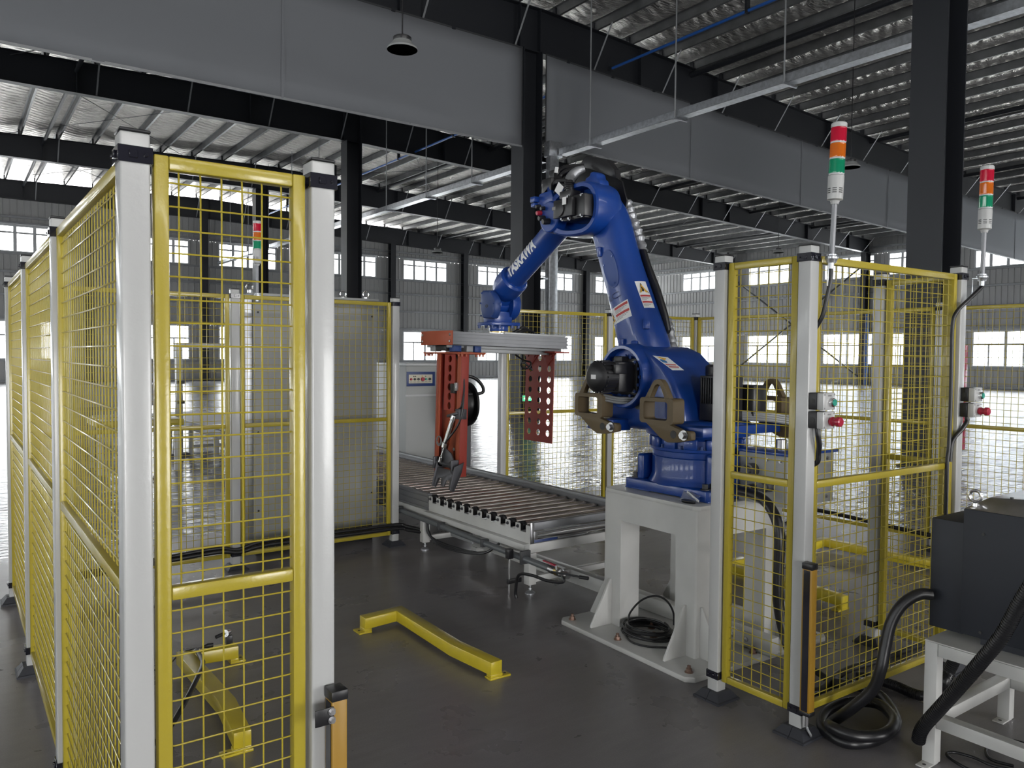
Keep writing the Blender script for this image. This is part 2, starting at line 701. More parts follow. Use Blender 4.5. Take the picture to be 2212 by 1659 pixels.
def roof_beam(y):
    o = struct('roof_beam')
    w, fl, st = MB(), MB(), MB()
    xs = [X0, 12, X1]
    for z, t, hw in ((ztop, -.016, .14), (zbot, .016, .14)):
        for i in range(2):
            a, c = xs[i], xs[i + 1]
            fl.loft([[(a, y - hw, z(a)), (a, y + hw, z(a)), (a, y + hw, z(a) + t), (a, y - hw, z(a) + t)],
                     [(c, y - hw, z(c)), (c, y + hw, z(c)), (c, y + hw, z(c) + t), (c, y - hw, z(c) + t)]])
    for i in range(2):
        a, c = xs[i], xs[i + 1]
        w.loft([[(a, y - .006, zbot(a)), (a, y + .006, zbot(a)), (a, y + .006, ztop(a)), (a, y - .006, ztop(a))],
                [(c, y - .006, zbot(c)), (c, y + .006, zbot(c)), (c, y + .006, ztop(c)), (c, y - .006, ztop(c))]])
    w.build('web', M['steel_dark'], o, smooth=False)
    fl.build('flange', M['steel_dark'], o, smooth=False)
    for x in (-14, -8.3, -2.6, 3.1, 8.0, 11.2, 11.8, 15.2, 18.3, 24, 29.5, 31.5, 38, 42):
        st = MB()
        st.bx(x - .008, x + .008, y - .13, y + .13, zbot(x), ztop(x))
        st.build('stiffener', M['steel_dark'], o, smooth=False)
    # purlin cleats and the slanting flange braces
    cl = MB().bx(-.05, .05, y - .06, y + .06, 0, .2).mesh('purlin_cleat', M['steel_dark'], smooth=False)
    br = MB().bar((0, y - .02, 0), (0, y - .72, 1.0), .045, .006).mesh('flange_brace', M['galv_dull'], smooth=False)
    for i, x in enumerate(PX):
        q = link('purlin_cleat', cl, o)
        q.location = (x, 0, ztop(x))
        if i % 2 == 0:
            q = link('flange_brace', br, o)
            q.location = (x, 0, zbot(x) + .02)
            q.scale.z = ztop(x) - zbot(x)
    return o


for y in BEAM_Y:
    roof_beam(y)


def column(x, y, h, along_x=True, d=.54, fw=.5):
    o = struct('steel_column')
    m = MB()
    if along_x:
        for s in (-1, 1):
            MB().bx(x + s * d / 2 - .011, x + s * d / 2 + .011, y - fw / 2, y + fw / 2, .02, h).build('flange', M['steel_dark'], o, smooth=False)
        m.bx(x - d / 2, x + d / 2, y - .007, y + .007, .02, h)
    else:
        for s in (-1, 1):
            MB().bx(x - fw / 2, x + fw / 2, y + s * d / 2 - .011, y + s * d / 2 + .011, .02, h).build('flange', M['steel_dark'], o, smooth=False)
        m.bx(x - .007, x + .007, y - d / 2, y + d / 2, .02, h)
    m.build('web', M['steel_dark'], o, smooth=False)
    MB().bx(x - d / 2 - .06, x + d / 2 + .06, y - fw / 2 - .04, y + fw / 2 + .04, 0, .025).build('base_plate', M['steel_dark'], o, smooth=False)
    return o


for y in BEAM_Y[:-1]:
    column(11.5, y, zbot(11.5))
for y in BEAM_Y[2:]:
    column(43.95, y, zbot(43.9), d=.5, fw=.32)
for x in (0.0, 5.9, 11.5, 17.3, 22.9, 28.3, 33.6, 39.1):
    column(x, 45.0, zbot(x), False, d=.35, fw=.34)

# crossed wall bracing on the right wall
for a, c in (((43.9, 35.2, 6.9), (43.9, 26.0, .5)), ((43.9, 35.2, .5), (43.9, 26.0, 6.9))):
    tag(MB().tube([a, c], .055, 10).build('wall_brace', M['steel_grey']), kind='structure')
# longitudinal ties under the roof and the thin crossed rods
for i, (x, dz, r) in enumerate(((17.3, .15, .09), (26.6, .1, .07), (33.2, .1, .07), (3.1, .25, .06), (38.5, .1, .07))):
    tag(MB().tube([(x, Y0, ztop(x) - dz), (x, 45, ztop(x) - dz)], r, 10).build('roof_tie', M['steel_dark']), kind='structure')
for ya, yb in ((25.7, 35.5), (35.5, 45.0), (15.5, 25.7)):
    for xa, xb in ((1.5, 8.5), (13.5, 20.5), (30, 37)):
        for s in (0, 1):
            p0, p1 = (xa, xb) if s else (xb, xa)
            tag(MB().tube([(p0, ya, ztop(p0) - .12), (p1, yb, ztop(p1) - .12)], .011, 6).build('roof_rod', M['steel_dark']), kind='structure')


# ------------------------------------------------------------------ fabric smoke curtain under the beam at Y = 15.5
def curtain(xa, xb, za, zb, label):
    o = thing('smoke_curtain', label, 'curtain', ((xa + xb) / 2, 15.32, 0))
    m = MB()
    nx = max(4, int((xb - xa) / .5))
    rows = 7
    g = []
    for j in range(rows):
        for i in range(nx + 1):
            t, v = i / nx, j / (rows - 1)
            x = xa + (xb - xa) * t
            lo, hi = (za[0] * (1 - t) + za[1] * t), (zb[0] * (1 - t) + zb[1] * t)
            w = .012 * math.sin(x * 2.1 + 2 * v) + .01 * math.sin(x * 5.3)
            g.append((x - (xa + xb) / 2, w * (1 - v) + 0, lo + (hi - lo) * v))
    m.add(g, [(j * (nx + 1) + i, j * (nx + 1) + i + 1, (j + 1) * (nx + 1) + i + 1, (j + 1) * (nx + 1) + i) for j in range(rows - 1) for i in range(nx)])
    f = m.build('fabric', M['curtain'], o)
    so = f.modifiers.new('thickness', 'SOLIDIFY')
    so.thickness = .004
    # bottom bar, top batten, side batten
    c = (xa + xb) / 2
    MB().bar((xa - c, -.005, za[0]), (xb - c, -.005, za[1]), .03, .045).build('bottom_bar', M['galv_dull'], o, smooth=False)
    MB().bar((xa - c, -.012, zb[0]), (xb - c, -.01, zb[1]), .012, .035).build('top_batten', M['steel_grey'], o, smooth=False)
    for x in ([xb - .01] if xb < 12 else [xa + .01]):
        MB().bar((x - c, -.01, za[0] if x == xa + .01 else za[1]), (x - c, -.01, zb[0] if x == xa + .01 else zb[1]), .03, .012, up=(0, 1, 0)).build('side_batten', M['steel_grey'], o, smooth=False)
    for i in range(int((xb - xa) / 1.5)):
        x = xa + .7 + 1.5 * i
        t = (x - xa) / (xb - xa)
        z = zb[0] * (1 - t) + zb[1] * t
        MB().bx(x - c - .045, x - c + .045, -.025, -.004, z - .035, z + .03).build('clip', M['steel_dark'], o, smooth=False)
    for k in range(1, int((xb - xa) / 5.2) + 1):
        x = xa + 5.2 * k - (.7 if xa < 0 else 0)
        t = (x - xa) / (xb - xa)
        lo, hi = (za[0] * (1 - t) + za[1] * t), (zb[0] * (1 - t) + zb[1] * t)
        MB().add([(x - c - .008, -.02, hi), (x - c + .012, -.02, hi), (x - c + .05, -.03, lo + .4), (x - c + .02, -.03, lo), (x - c - .03, -.028, lo), (x - c - .03, -.03, lo + .5)], [(0, 1, 2, 3, 4, 5)]).build('seam', M['curtain'], o)
    return o


curtain(X0 + .1, 11.22, (6.54, 6.54), (8.86, 8.86), 'wide grey fabric sheet under the black roof beam, left of the column behind the robot')
curtain(11.92, X1 - .3, (6.74, 5.76), (8.86, 7.75), 'long grey fabric sheet under the roof beam, right of the column, sloping with the roof')

# ------------------------------------------------------------------ cable trunking along the hall with its hangers
def trunk(ya, yb, label, hs):
    o = thing('cable_trunking', label, 'cable tray', (12.2, (ya + yb) / 2, 0))
    c = (ya + yb) / 2
    m = MB()
    m.bx(-.12, .12, ya - c, yb - c, 6.40, 6.404)
    m.bx(-.12, -.116, ya - c, yb - c, 6.40, 6.55)
    m.bx(.116, .12, ya - c, yb - c, 6.40, 6.55)
    m.bx(-.12, .12, ya - c, yb - c, 6.548, 6.552)
    m.build('channel', M['galv'], o, smooth=False)
    for y in hs:
        MB().tube([(-.16, y - c, 6.37), (-.16, y - c, ztop(12.2) + .2)], .016, 8).build('hanger_rod', M['galv_dull'], o)
        MB().bx(-.2, .2, y - c - .022, y - c + .022, 6.36, 6.398).build('hanger_bracket', M['galv'], o, smooth=False)
    return o


trunk(Y0 + .5, 14.98, 'long galvanised cable trunking hung from rods, high right in front of the fabric sheets', [-8, -5.4, -2.8, -.2, 3.0, 5.8, 8.64, 11.2, 13.8])
trunk(15.75, 44.6, 'galvanised cable trunking hung from rods, beyond the fabric sheets', [16.4, 18.8, 21.4, 24.1, 27, 30, 33, 36, 39, 42])
o = thing('cable_riser', 'galvanised cable riser box running down the side of the black column', 'cable riser', (12.0, 15.15, 0))
MB().bx(-.13, .13, -.12, .06, 1.2, 6.7).build('riser_box', M['galv'], o, bevel=.004)
MB().bx(-.17, .22, -.14, .08, 6.36, 6.72).build('riser_head', M['galv'], o, bevel=.004)
for z in (3.4, 6.0):
    MB().bx(-.213, -.13, .0, .15, z, z + .05).build('fixing_bar', M['galv'], o, smooth=False)

o = thing('blue_pipe', 'thin blue pipe running under the roof above the cable trunking', 'pipe', (14, 15, 8.95))
MB().tube([(0, Y0 - 14.5, 0), (0, .3, 0)], .035, 10).build('pipe', M['pipe_blue'], o)
MB().tube([(0, .9, 0), (0, 29, 0)], .035, 10).build('pipe', M['pipe_blue'], o)
for y in (-22, -16, -10, -4, -.4, 4, 8, 12, 18, 24):
    MB().bx(-.05, .05, y - .03, y + .03, -.05, .9).build('pipe_hanger', M['steel_dark'], o, smooth=False) if abs(y + .4) > .1 else MB().bx(-.05, .05, y + .6, y + .7, -.06, .06).build('pipe_cap', M['steel_dark'], o, smooth=False)

# ------------------------------------------------------------------ safety fence: posts and mesh panels
def foot_mesh():
    m = MB()
    a, c = .073, .044
    for s in (-1, 1):      # two halves with a joint between
        y0, y1 = (.0012, 1) if s > 0 else (-1, -.0012)
        lo = lambda h, k: [(-h, s * .0012, k), (h, s * .0012, k), (h, s * h, k), (-h, s * h, k)]
        m.loft([lo(a, 0), lo(a, .009), lo(a - .006, .012), lo(c, .042)])
    return m.mesh('foot', M['rubber'], smooth=False)


def clamp_mesh(z):
    m = MB()
    s = .0335
    m.frame([(-s, -s, z), (s, -s, z), (s, s, z), (-s, s, z)], [(-.0285, -.0285, z), (.0285, -.0285, z), (.0285, .0285, z), (-.0285, .0285, z)], (0, 0, .034))
    for u in (-1, 1):
        m.bx(u * s, u * (s + .004), -.012, .004, z + .009, z + .025)
        m.bx(-.012, .004, u * s, u * (s + .004), z + .009, z + .025)
        m.cyl((u * s, .02, z + .017), (u * (s + .006), .02, z + .017), .0045, 8)
        m.cyl((.02, u * s, z + .017), (.02, u * (s + .006), z + .017), .0045, 8)
    return m.mesh('clamp', M['black_gloss'], bevel=.0012, seg=1)


FOOT = foot_mesh()
CLAMP = [clamp_mesh(.096), clamp_mesh(1.937)]
TUBE = MB().bx(-.029, .029, -.029, .029, .03, 2.0).mesh('tube', M['white'], bevel=.005, seg=3)
CAP = MB().bx(-.03, .03, -.03, .03, 2.0, 2.007).mesh('cap', M['black'], bevel=.002, seg=1)


def post(x, y, label):
    t = thing('fence_post', label, 'fence post', (x, y, 0), 0, 'white posts of the safety fence')
    link('tube', TUBE, t)
    link('cap', CAP, t)
    link('foot', FOOT, t)
    for c in CLAMP:
        link('clamp', c, t)
    return t


PZ0, PZ1, PMID, FW = .09, 1.965, 1.03, .03


def panel(p0, p1, label, single=True, mid=PMID):      # a lift-out panel between two posts
    p0, p1 = Vector((*p0, 0)), Vector((*p1, 0))
    d = p1 - p0
    L = d.length - .076           # clear of both posts
    rz = math.atan2(d.y, d.x)
    t = thing('mesh_fence', label, 'fence panel', p0, rz, 'yellow mesh panels of the safety fence')
    a, e = .038, .038 + L
    h = FW / 2
    for x in (a, e - FW):
        MB().bx(x, x + FW, -h, h, PZ0, PZ1).build('stile', M['yellow'], t, bevel=.004)
    for n, z in (('bottom_rail', PZ0), ('mid_rail', mid - h), ('top_rail', PZ1 - FW)):
        MB().bx(a + FW, e - FW, -h, h, z, z + FW).build(n, M['yellow'], t, bevel=.004)
    x0, x1 = a + FW, e - FW
    n = math.ceil((x1 - x0) / .05)
    xs = [x0 + (x1 - x0) * (i + .5) / n for i in range(n)]
    hz = []
    for lo, hi in ((PZ0 + FW, mid - h), (mid + h, PZ1 - FW)):
        k = round((hi - lo) / .05)
        hz += [lo + (hi - lo) * (i + .5) / k for i in range(k)]
    r = .002

    def vert(m, x):
        for lo, hi in ((PZ0 + FW, mid - h), (mid + h, PZ1 - FW)):
            m.tube([(x, .005, lo - .004), (x, .001, lo + .006), (x, .001, hi - .006), (x, .005, hi + .004)], r, 6)

    def hori(m, z):
        m.tube([(x0 - .004, .003, z), (x0 + .006, -.003, z), (x1 - .006, -.003, z), (x1 + .004, .003, z)], r, 6)
    if single:
        m = MB()
        vert(m, 0)
        vm = m.mesh('wire', M['yellow'])
        m = MB()
        hori(m, 0)
        hm = m.mesh('wire', M['yellow'])
        for x in xs:
            link('wire', vm, t).location.x = x
        for z in hz:
            link('wire', hm, t).location.z = z
    else:
        m = MB()
        for x in xs:
            vert(m, x)
        for z in hz:
            hori(m, z)
        w = m.build('wire_grid', M['yellow'], t)
        w['kind'] = 'stuff'
    return t


A0, A1 = (.318, 1.80), (.722, 1.80)
L1, L2, L3 = (.318, 3.10), (.318, 4.40), (.318, 5.70)
B1, B2 = (1.66, 5.70), (2.93, 5.71)
C0, C1, C2 = (4.01, 5.74), (5.25, 5.70), (6.43, 5.64)
D1, D2, D3 = (6.44, 4.39), (6.46, 3.13), (6.48, 1.88)
P3, P4, P5, P6 = (2.827, 2.322), (2.827, 1.895), (4.045, 1.88), (4.075, 2.29)
post(*A0, 'nearest white fence post, tall at the corner between the two yellow panels on the left')
post(*A1, 'white fence post beside the lower amber light curtain at the left entry')
post(*L1, 'second white post along the left fence run, counting from the nearest corner post')
post(*L2, 'third white post along the left fence run, with its foot on bare floor')
post(*L3, 'far corner white post at the end of the left fence run')
post(*B1, 'white fence post seen through the nearest narrow panel, by the pale cabinet')
post(*B2, 'white fence post beside the roller conveyor, left of the machine with the blue panel')
post(*C0, 'white fence post standing behind the conveyor, below the orange gripper beam')
post(*C1, 'white fence post behind the blue robot lower arm')
post(*C2, 'white corner post of the far fence, right of the robot arm')
post(*D1, 'white post of the right-hand far fence, mostly hidden behind the nearer posts')
post(*D2, 'white post of the far fence seen through two yellow panels, left of the red sign')
post(*D3, 'white post of the far fence beyond the grey cabinet, outside the picture')
post(*P3, 'white fence post standing right in front of the robot pedestal')
post(*P4, 'white post with two button boxes and the taller signal tower, by the coiled hose')
post(*P5, 'white post with two button boxes and the rightmost signal tower')
post(*P6, 'white post seen through the wide right panel, with its foot near the black hoses')
panel(A0, A1, 'narrow yellow mesh panel in front, between the two nearest white posts')
panel(L1, A0, 'nearest yellow mesh panel of the left fence run')
panel(L2, L1, 'middle yellow mesh panel of the left fence run')
panel(L3, L2, 'farthest yellow mesh panel of the left fence run')
panel(L3, B1, 'yellow mesh panel behind the nearest narrow panel, left of the pale cabinet', False)
panel(B1, B2, 'yellow mesh panel in front of the pale grey cabinet', False)
panel(C0, C1, 'yellow mesh panel behind the perforated red gripper plate', False)
panel(C1, C2, 'yellow mesh panel behind the robot lower arm', False)
panel(D1, C2, 'far yellow mesh panel just right of the far corner post', False)
panel(D2, D1, 'far yellow mesh panel seen through the wide right panel', False)
panel(D3, D2, 'far yellow mesh panel right of the rightmost signal tower post', False)
panel(P3, P4, 'narrow yellow mesh panel in front of the robot pedestal, right of its post')
panel(P4, P5, 'wide yellow mesh panel between the two posts with button boxes')
panel(P6, P5, 'narrow yellow mesh panel standing behind the wide right panel')

# ------------------------------------------------------------------ helpers for things built in world coordinates
def wb(m, name, mt, root, owner=None, **k):
    """build m (given in world coordinates) as a part of the thing root (or as a sub-part of owner)"""
    o = root.location
    m.v = [(v[0] - o.x, v[1] - o.y, v[2] - o.z) for v in m.v]
    return m.build(name, mt, owner or root, **k)


def hexbolt(m, c, ax, r, h, washer=True):
    c, ax = Vector(c), Vector(ax)
    if washer:
        m.cyl(c, c + ax * h * .22, r * 1.5, 14)
    m.tube([c + ax * h * .2, c + ax * h], r, 6)
    return m


def rect_ring(cx, cy, w, h, r, n=4):
    out = []
    for (sx, sy, a0) in ((1, 1, 0), (-1, 1, 90), (-1, -1, 180), (1, -1, 270)):
        for i in range(n + 1):
            a = R(a0 + 90 * i / n)
            out.append((cx + sx * (w / 2 - r) + r * math.cos(a), cy + sy * (h / 2 - r) + r * math.sin(a)))
    return out


# ------------------------------------------------------------------ robot pedestal
PC = (3.39, 2.98)
ped = thing('robot_pedestal', 'white steel pedestal with wide bolted base plate carrying the blue robot', 'pedestal', (*PC, 0), R(-1.6))
b = MB()
c = .035
pl = [(-.545 + c, -.515), (.545 - c, -.515), (.545, -.515 + c), (.545, .515 - c), (.545 - c, .515), (-.545 + c, .515), (-.545, .515 - c), (-.545, -.515 + c)]
b.prism([(x, y, .0) for x, y in pl], (0, 0, .026)).build('base_plate', M['white_paint'], ped, bevel=.003)
pl = [(-.35 + .03, -.36), (.35, -.36), (.35, .36), (-.35 + .03, .36), (-.35, .33), (-.35, -.33)]
MB().prism([(x, y, .778) for x, y in pl], (0, 0, .022)).build('top_plate', M['white_paint'], ped, bevel=.002)
LW = .142
body = MB()
for sx in (-1, 1):
    for sy in (-1, 1):
        r_c = .012
        cxx, cyy = sx * (.34 - r_c), sy * (.352 - r_c)
        cor = [(cxx + sx * r_c * math.cos(k * PI / 8), cyy + sy * r_c * math.sin(k * PI / 8)) for k in range(5)]
        poly = cor + [(sx * (.34 - LW), sy * .352), (sx * (.34 - LW), sy * (.352 - LW)), (sx * .34, sy * (.352 - LW))]
        body.prism([(x, y, .026) for x, y in poly], (0, 0, .752))
for s in (-1, 1):
    body.bx(s * .34, s * (.34 - LW), -.352 + LW, .352 - LW, .630, .778)
    body.bx(-.34 + LW, .34 - LW, s * .352, s * (.352 - LW), .630, .778)
body.build('frame_body', M['white_paint'], ped, ang=30)
for (x, y, dx, dy) in ((-.34, .285, -1, 0), (-.34, -.285, -1, 0), (.34, .285, 1, 0), (.34, -.285, 1, 0), (-.30, -.352, 0, -1), (.30, -.352, 0, -1), (-.30, .352, 0, 1), (.30, .352, 0, 1)):
    k = .15 if dx else .155
    q = [(x, y, .026), (x + dx * k, y + dy * k, .026), (x + dx * k, y + dy * k, .036), (x + dx * .012, y + dy * .012, .286), (x, y, .286)]
    off = Vector((-dy, dx, 0)) * .014
    MB().prism([Vector(p) - off / 2 for p in q], off).build('gusset', M['white_paint'], ped, bevel=.002)
bolts = MB()
bm_ = MB()
bm_.cyl((0, 0, 0), (0, 0, .004), .021, 16)
bm_.tube([(0, 0, .004), (0, 0, .019)], .0155, 6)
bm_.cyl((0, 0, .019), (0, 0, .034), .009, 10)
bm_ = bm_.mesh('anchor_bolt', M['copper_bolt'])
for x, y in ((-.485, .455), (-.48, .07), (-.30, -.02), (-.485, -.45), (-.2, .1), (.3, -.45), (.485, .455), (.485, -.455), (.485, 0), (-.02, -.455)):
    link('anchor_bolt', bm_, ped).location = (x, y, .026)

# ------------------------------------------------------------------ industrial robot
SX, SY = 3.42, 2.97
rob = thing('industrial_robot', 'large blue six-axis robot arm standing on the white pedestal', 'robot', (SX, SY, .80))
m = MB()
pl = [(3.15, 2.68), (3.17, 2.66), (3.73, 2.66), (3.75, 2.68), (3.75, 3.26), (3.73, 3.28), (3.17, 3.28), (3.15, 3.26)]
m.prism([(x, y, .806) for x, y in pl], (0, 0, .052))
for x0, x1, y0, y1 in ((3.155, 3.36, 3.08, 3.275), (3.155, 3.36, 2.665, 2.86), (3.54, 3.745, 3.08, 3.275), (3.54, 3.745, 2.665, 2.86)):
    m.bx(x0, x1, y0, y1, .800, .808)
base = wb(m, 'base', M['blue'], rob, bevel=.008)
m = MB().lathe((SX, SY, 0), (0, 0, 1), [(.852, .0), (.852, .275), (.875, .262), (.90, .252), (1.0, .25), (1.003, .245), (1.006, .25), (1.035, .252), (1.04, .262), (1.055, .264), (1.055, .247), (1.10, .247), (1.112, .24), (1.12, .236), (1.12, 0)], 56)
col = wb(m, 'base_column', M['blue'], rob, ang=30)
m = MB()
for i in range(14):       # the notched ring
    a = 2 * PI * i / 14 + .12
    ca, sa = math.cos(a), math.sin(a)
    mt = Matrix.Rotation(a, 3, 'Z')
    m.box((SX + .252 * ca, SY + .252 * sa, 1.083), (.034, .072, .056), mt)
wb(m, 'flange_lug', M['blue'], rob, bevel=.006)
m = MB()
for i in range(14):
    a = 2 * PI * (i + .5) / 14 + .12
    hexbolt(m, (SX + .255 * math.cos(a), SY + .255 * math.sin(a), 1.054), (0, 0, 1), .009, .02)
wb(m, 'ring_bolts', M['blue_dark'], rob)
m = MB().bx(3.19, 3.30, 3.17, 3.22, .852, 1.0)
wb(m, 'connector_housing', M['blue'], rob, bevel=.015, seg=3)
wb(MB().bx(3.24, 3.375, 2.64, 2.76, .83, 1.035), 'connector_housing', M['blue'], rob, bevel=.015, seg=3)
m = MB()
for x, y in ((3.205, 3.235), (3.235, 3.20), (3.195, 2.72), (3.235, 2.705), (3.69, 3.22), (3.69, 2.72)):
    hexbolt(m, (x, y, .857), (0, 0, 1), .017, .032)
wb(m, 'base_bolts', M['black'], rob)

# swivel casting (outline in the Y-Z plane, thickness along X)
JY, JZ = 3.285, 1.435
prof = [(3.42, 1.135), (3.47, 1.18), (3.45, 1.30), (3.46, 1.43), (3.43, 1.52), (3.36, 1.592), (3.28, 1.612), (3.19, 1.606), (3.10, 1.572), (3.02, 1.505), (2.95, 1.42), (2.90, 1.32), (2.875, 1.24), (2.87, 1.135)]
m = MB().prism([(3.18, y, z) for y, z in prof], (.42, 0, 0))
wb(m, 'swivel_casting', M['blue'], rob, bevel=.035, seg=4, ang=50)
m = MB().lathe((SX, SY, 0), (0, 0, 1), [(1.112, 0), (1.112, .22), (1.12, .285), (1.15, .295), (1.19, .29), (1.205, .26), (1.205, 0)], 48)
m.bx(3.10, 3.74, 2.66, 2.86, 1.14, 1.19)
m.bx(3.06, 3.2, 3.28, 3.5, 1.125, 1.19)
wb(m, 'swivel_flange', M['blue'], rob, bevel=.006, ang=35)
# shoulder housing with its ring
m = MB().lathe((3.23, JY, JZ), (-1, 0, 0), [(0, .0), (0, .19), (.05, .186), (.105, .180), (.11, .176), (.11, .160), (.06, .156), (.055, 0)], 40)
wb(m, 'shoulder_housing', M['blue'], rob, ang=32)
m = MB()
for i in range(16):
    a = 2 * PI * i / 16
    hexbolt(m, (3.165, JY + .118 * math.cos(a), JZ + .118 * math.sin(a)), (-1, 0, 0), .010, .018, False)
wb(m, 'housing_bolts', M['blue_dark'], rob)


def servo_motor(cx, cy, cz, L, s, name, label=True):
    """flanged motor lying along -X from (cx, cy, cz): square body, round finned rear, connector box"""
    m = MB()
    m.bx(cx, cx - .03, cy - s * .62, cy + s * .62, cz - s * .62, cz + s * .62)
    m.bx(cx - .03, cx - L * .55, cy - s * .5, cy + s * .5, cz - s * .5, cz + s * .5)
    o = wb(m, name, M['black'], rob, bevel=.008, seg=2)
    m = MB().lathe((cx - L * .55, cy, cz), (-1, 0, 0), [(0, 0), (0, s * .5), (L * .34, s * .5), (L * .40, s * .42), (L * .45, s * .30), (L * .45, 0)], 32)
    for i in range(22):
        a = 2 * PI * i / 22
        m.bar((cx - L * .57, cy + s * .5 * math.cos(a), cz + s * .5 * math.sin(a)), (cx - L * .86, cy + s * .5 * math.cos(a), cz + s * .5 * math.sin(a)), .010, .016, up=(0, math.cos(a), math.sin(a)))
    wb(m, 'rear_cover', M['black'], rob, o)
    m = MB().bx(cx - L * .4, cx - L * .72, cy - s * .62, cy - s * .45, cz + s * .1, cz + s * .42)
    wb(m, 'connector', M['black'], rob, o, bevel=.006)
    m = MB().bx(cx - L * .1, cx - L * .3, cy - s * .2, cy + s * .2, cz + s * .45, cz + s * .68)
    wb(m, 'connector', M['black'], rob, o, bevel=.006)
    for y in (-.46, .46):
        for z in (-.46, .46):
            wb(hexbolt(MB(), (cx - .03, cy + y * s, cz + z * s), (-1, 0, 0), .008, .014), 'motor_bolt', M['steel'], rob, o)
    wb(MB().bx(cx - L * .995, cx - L * 1.003, cy - .028, cy + .012, cz - .012, cz + .012), 'rating_label', M['paper'], rob, o)
    return o


servo_motor(3.185, JY + .01, JZ, .27, .17, 'shoulder_motor')
m = MB().bx(3.30, 3.46, 2.70, 2.86, 1.21, 1.45)
m.lathe((3.38, 2.78, 1.45), (0, 0, 1), [(0, 0), (0, .085), (.05, .085), (.06, .07), (.06, 0)], 24)
for i in range(9):
    m.bx(3.292, 3.468, 2.712 + i * .016, 2.720 + i * .016, 1.30, 1.44)
wb(m, 'swivel_motor', M['black'], rob, bevel=.006)
m = MB().bx(3.50, 3.62, 2.66, 2.84, 1.21, 1.40)
wb(m, 'junction_box', M['black'], rob, bevel=.012)

# lower arm: lofted between shoulder and elbow
ARM = [  # centre y, z, half depth (in Y), half width (X)
    (3.315, 1.42, .140, .110), (3.328, 1.50, .147, .122), (3.36, 1.60, .146, .128), (3.425, 1.76, .138, .120), (3.495, 1.93, .130, .110),
    (3.56, 2.08, .125, .106), (3.615, 2.22, .125, .104), (3.66, 2.34, .128, .102), (3.70, 2.42, .128, .100), (3.725, 2.48, .11, .09)]
AX = 3.385


def arm_point(t, th, off=0.0):
    """surface point of the lower arm: t along (0..1), th around"""
    k = t * (len(ARM) - 1)
    i = min(int(k), len(ARM) - 2)
    f = k - i
    y, z, a, w = [ARM[i][j] * (1 - f) + ARM[i + 1][j] * f for j in range(4)]
    j = max(1, min(len(ARM) - 2, i if f < .5 else i + 1))
    d = Vector((0, ARM[j + 1][0] - ARM[j - 1][0], ARM[j + 1][1] - ARM[j - 1][1])).normalized()
    u = Vector((0, d.z, -d.y))
    c_, s_ = math.cos(th), math.sin(th)
    e = 2 / 2.7
    p = Vector((-math.copysign(abs(s_) ** e, s_) * (w + off), 0, 0)) + u * (math.copysign(abs(c_) ** e, c_) * (a + off))
    return Vector((AX, y, z)) + p


n = 40
m = MB().loft([[arm_point(t / 30, 2 * PI * j / n) for j in range(n)] for t in range(31)])
larm = wb(m, 'lower_arm', M['blue'], rob, ang=50)


def to_px(p):
    q = p - EYE
    d = q.dot(f_)
    return q.dot(r_) / d * FOC + 1106.0, q.dot(d_) / d * FOC + 829.5


def arm_fit(x, y):
    """surface parameters of the lower arm under photo pixel (x, y), nearest side"""
    best = None
    for i in range(121):
        for j in range(161):
            t, th = i / 120, PI * (-.35 + 1.7 * j / 160)
            p = arm_point(t, th)
            nrm = arm_point(t, th, .01) - p
            if nrm.dot(EYE - p) < 0:
                continue
            u, v = to_px(p)
            e = (u - x) ** 2 + (v - y) ** 2
            if best is None or e < best[0]:
                best = (e, t, th)
    return best[1], best[2]


def decal(name, quad, mt, owner, off, rect=(0, 0, 1, 1), nu=6, nv=6, poly=None):
    """thin printed label that follows the arm's surface between four (t, th) corners"""
    m = MB()

    def at(u, v, o):
        a = [quad[0][i] * (1 - u) + quad[1][i] * u for i in (0, 1)]
        c = [quad[3][i] * (1 - u) + quad[2][i] * u for i in (0, 1)]
        return arm_point(a[0] * (1 - v) + c[0] * v, a[1] * (1 - v) + c[1] * v, o)
    if poly:
        m.add([at(u, v, off) for u, v in poly], [tuple(range(len(poly)))])
    else:
        u0, v0, u1, v1 = rect
        m.add([at(u0 + (u1 - u0) * i / nu, v0 + (v1 - v0) * j / nv, off) for j in range(nv + 1) for i in range(nu + 1)],
              [(j * (nu + 1) + i, j * (nu + 1) + i + 1, (j + 1) * (nu + 1) + i + 1, (j + 1) * (nu + 1) + i) for j in range(nv) for i in range(nu)])
    return wb(m, name, mt, rob, owner)


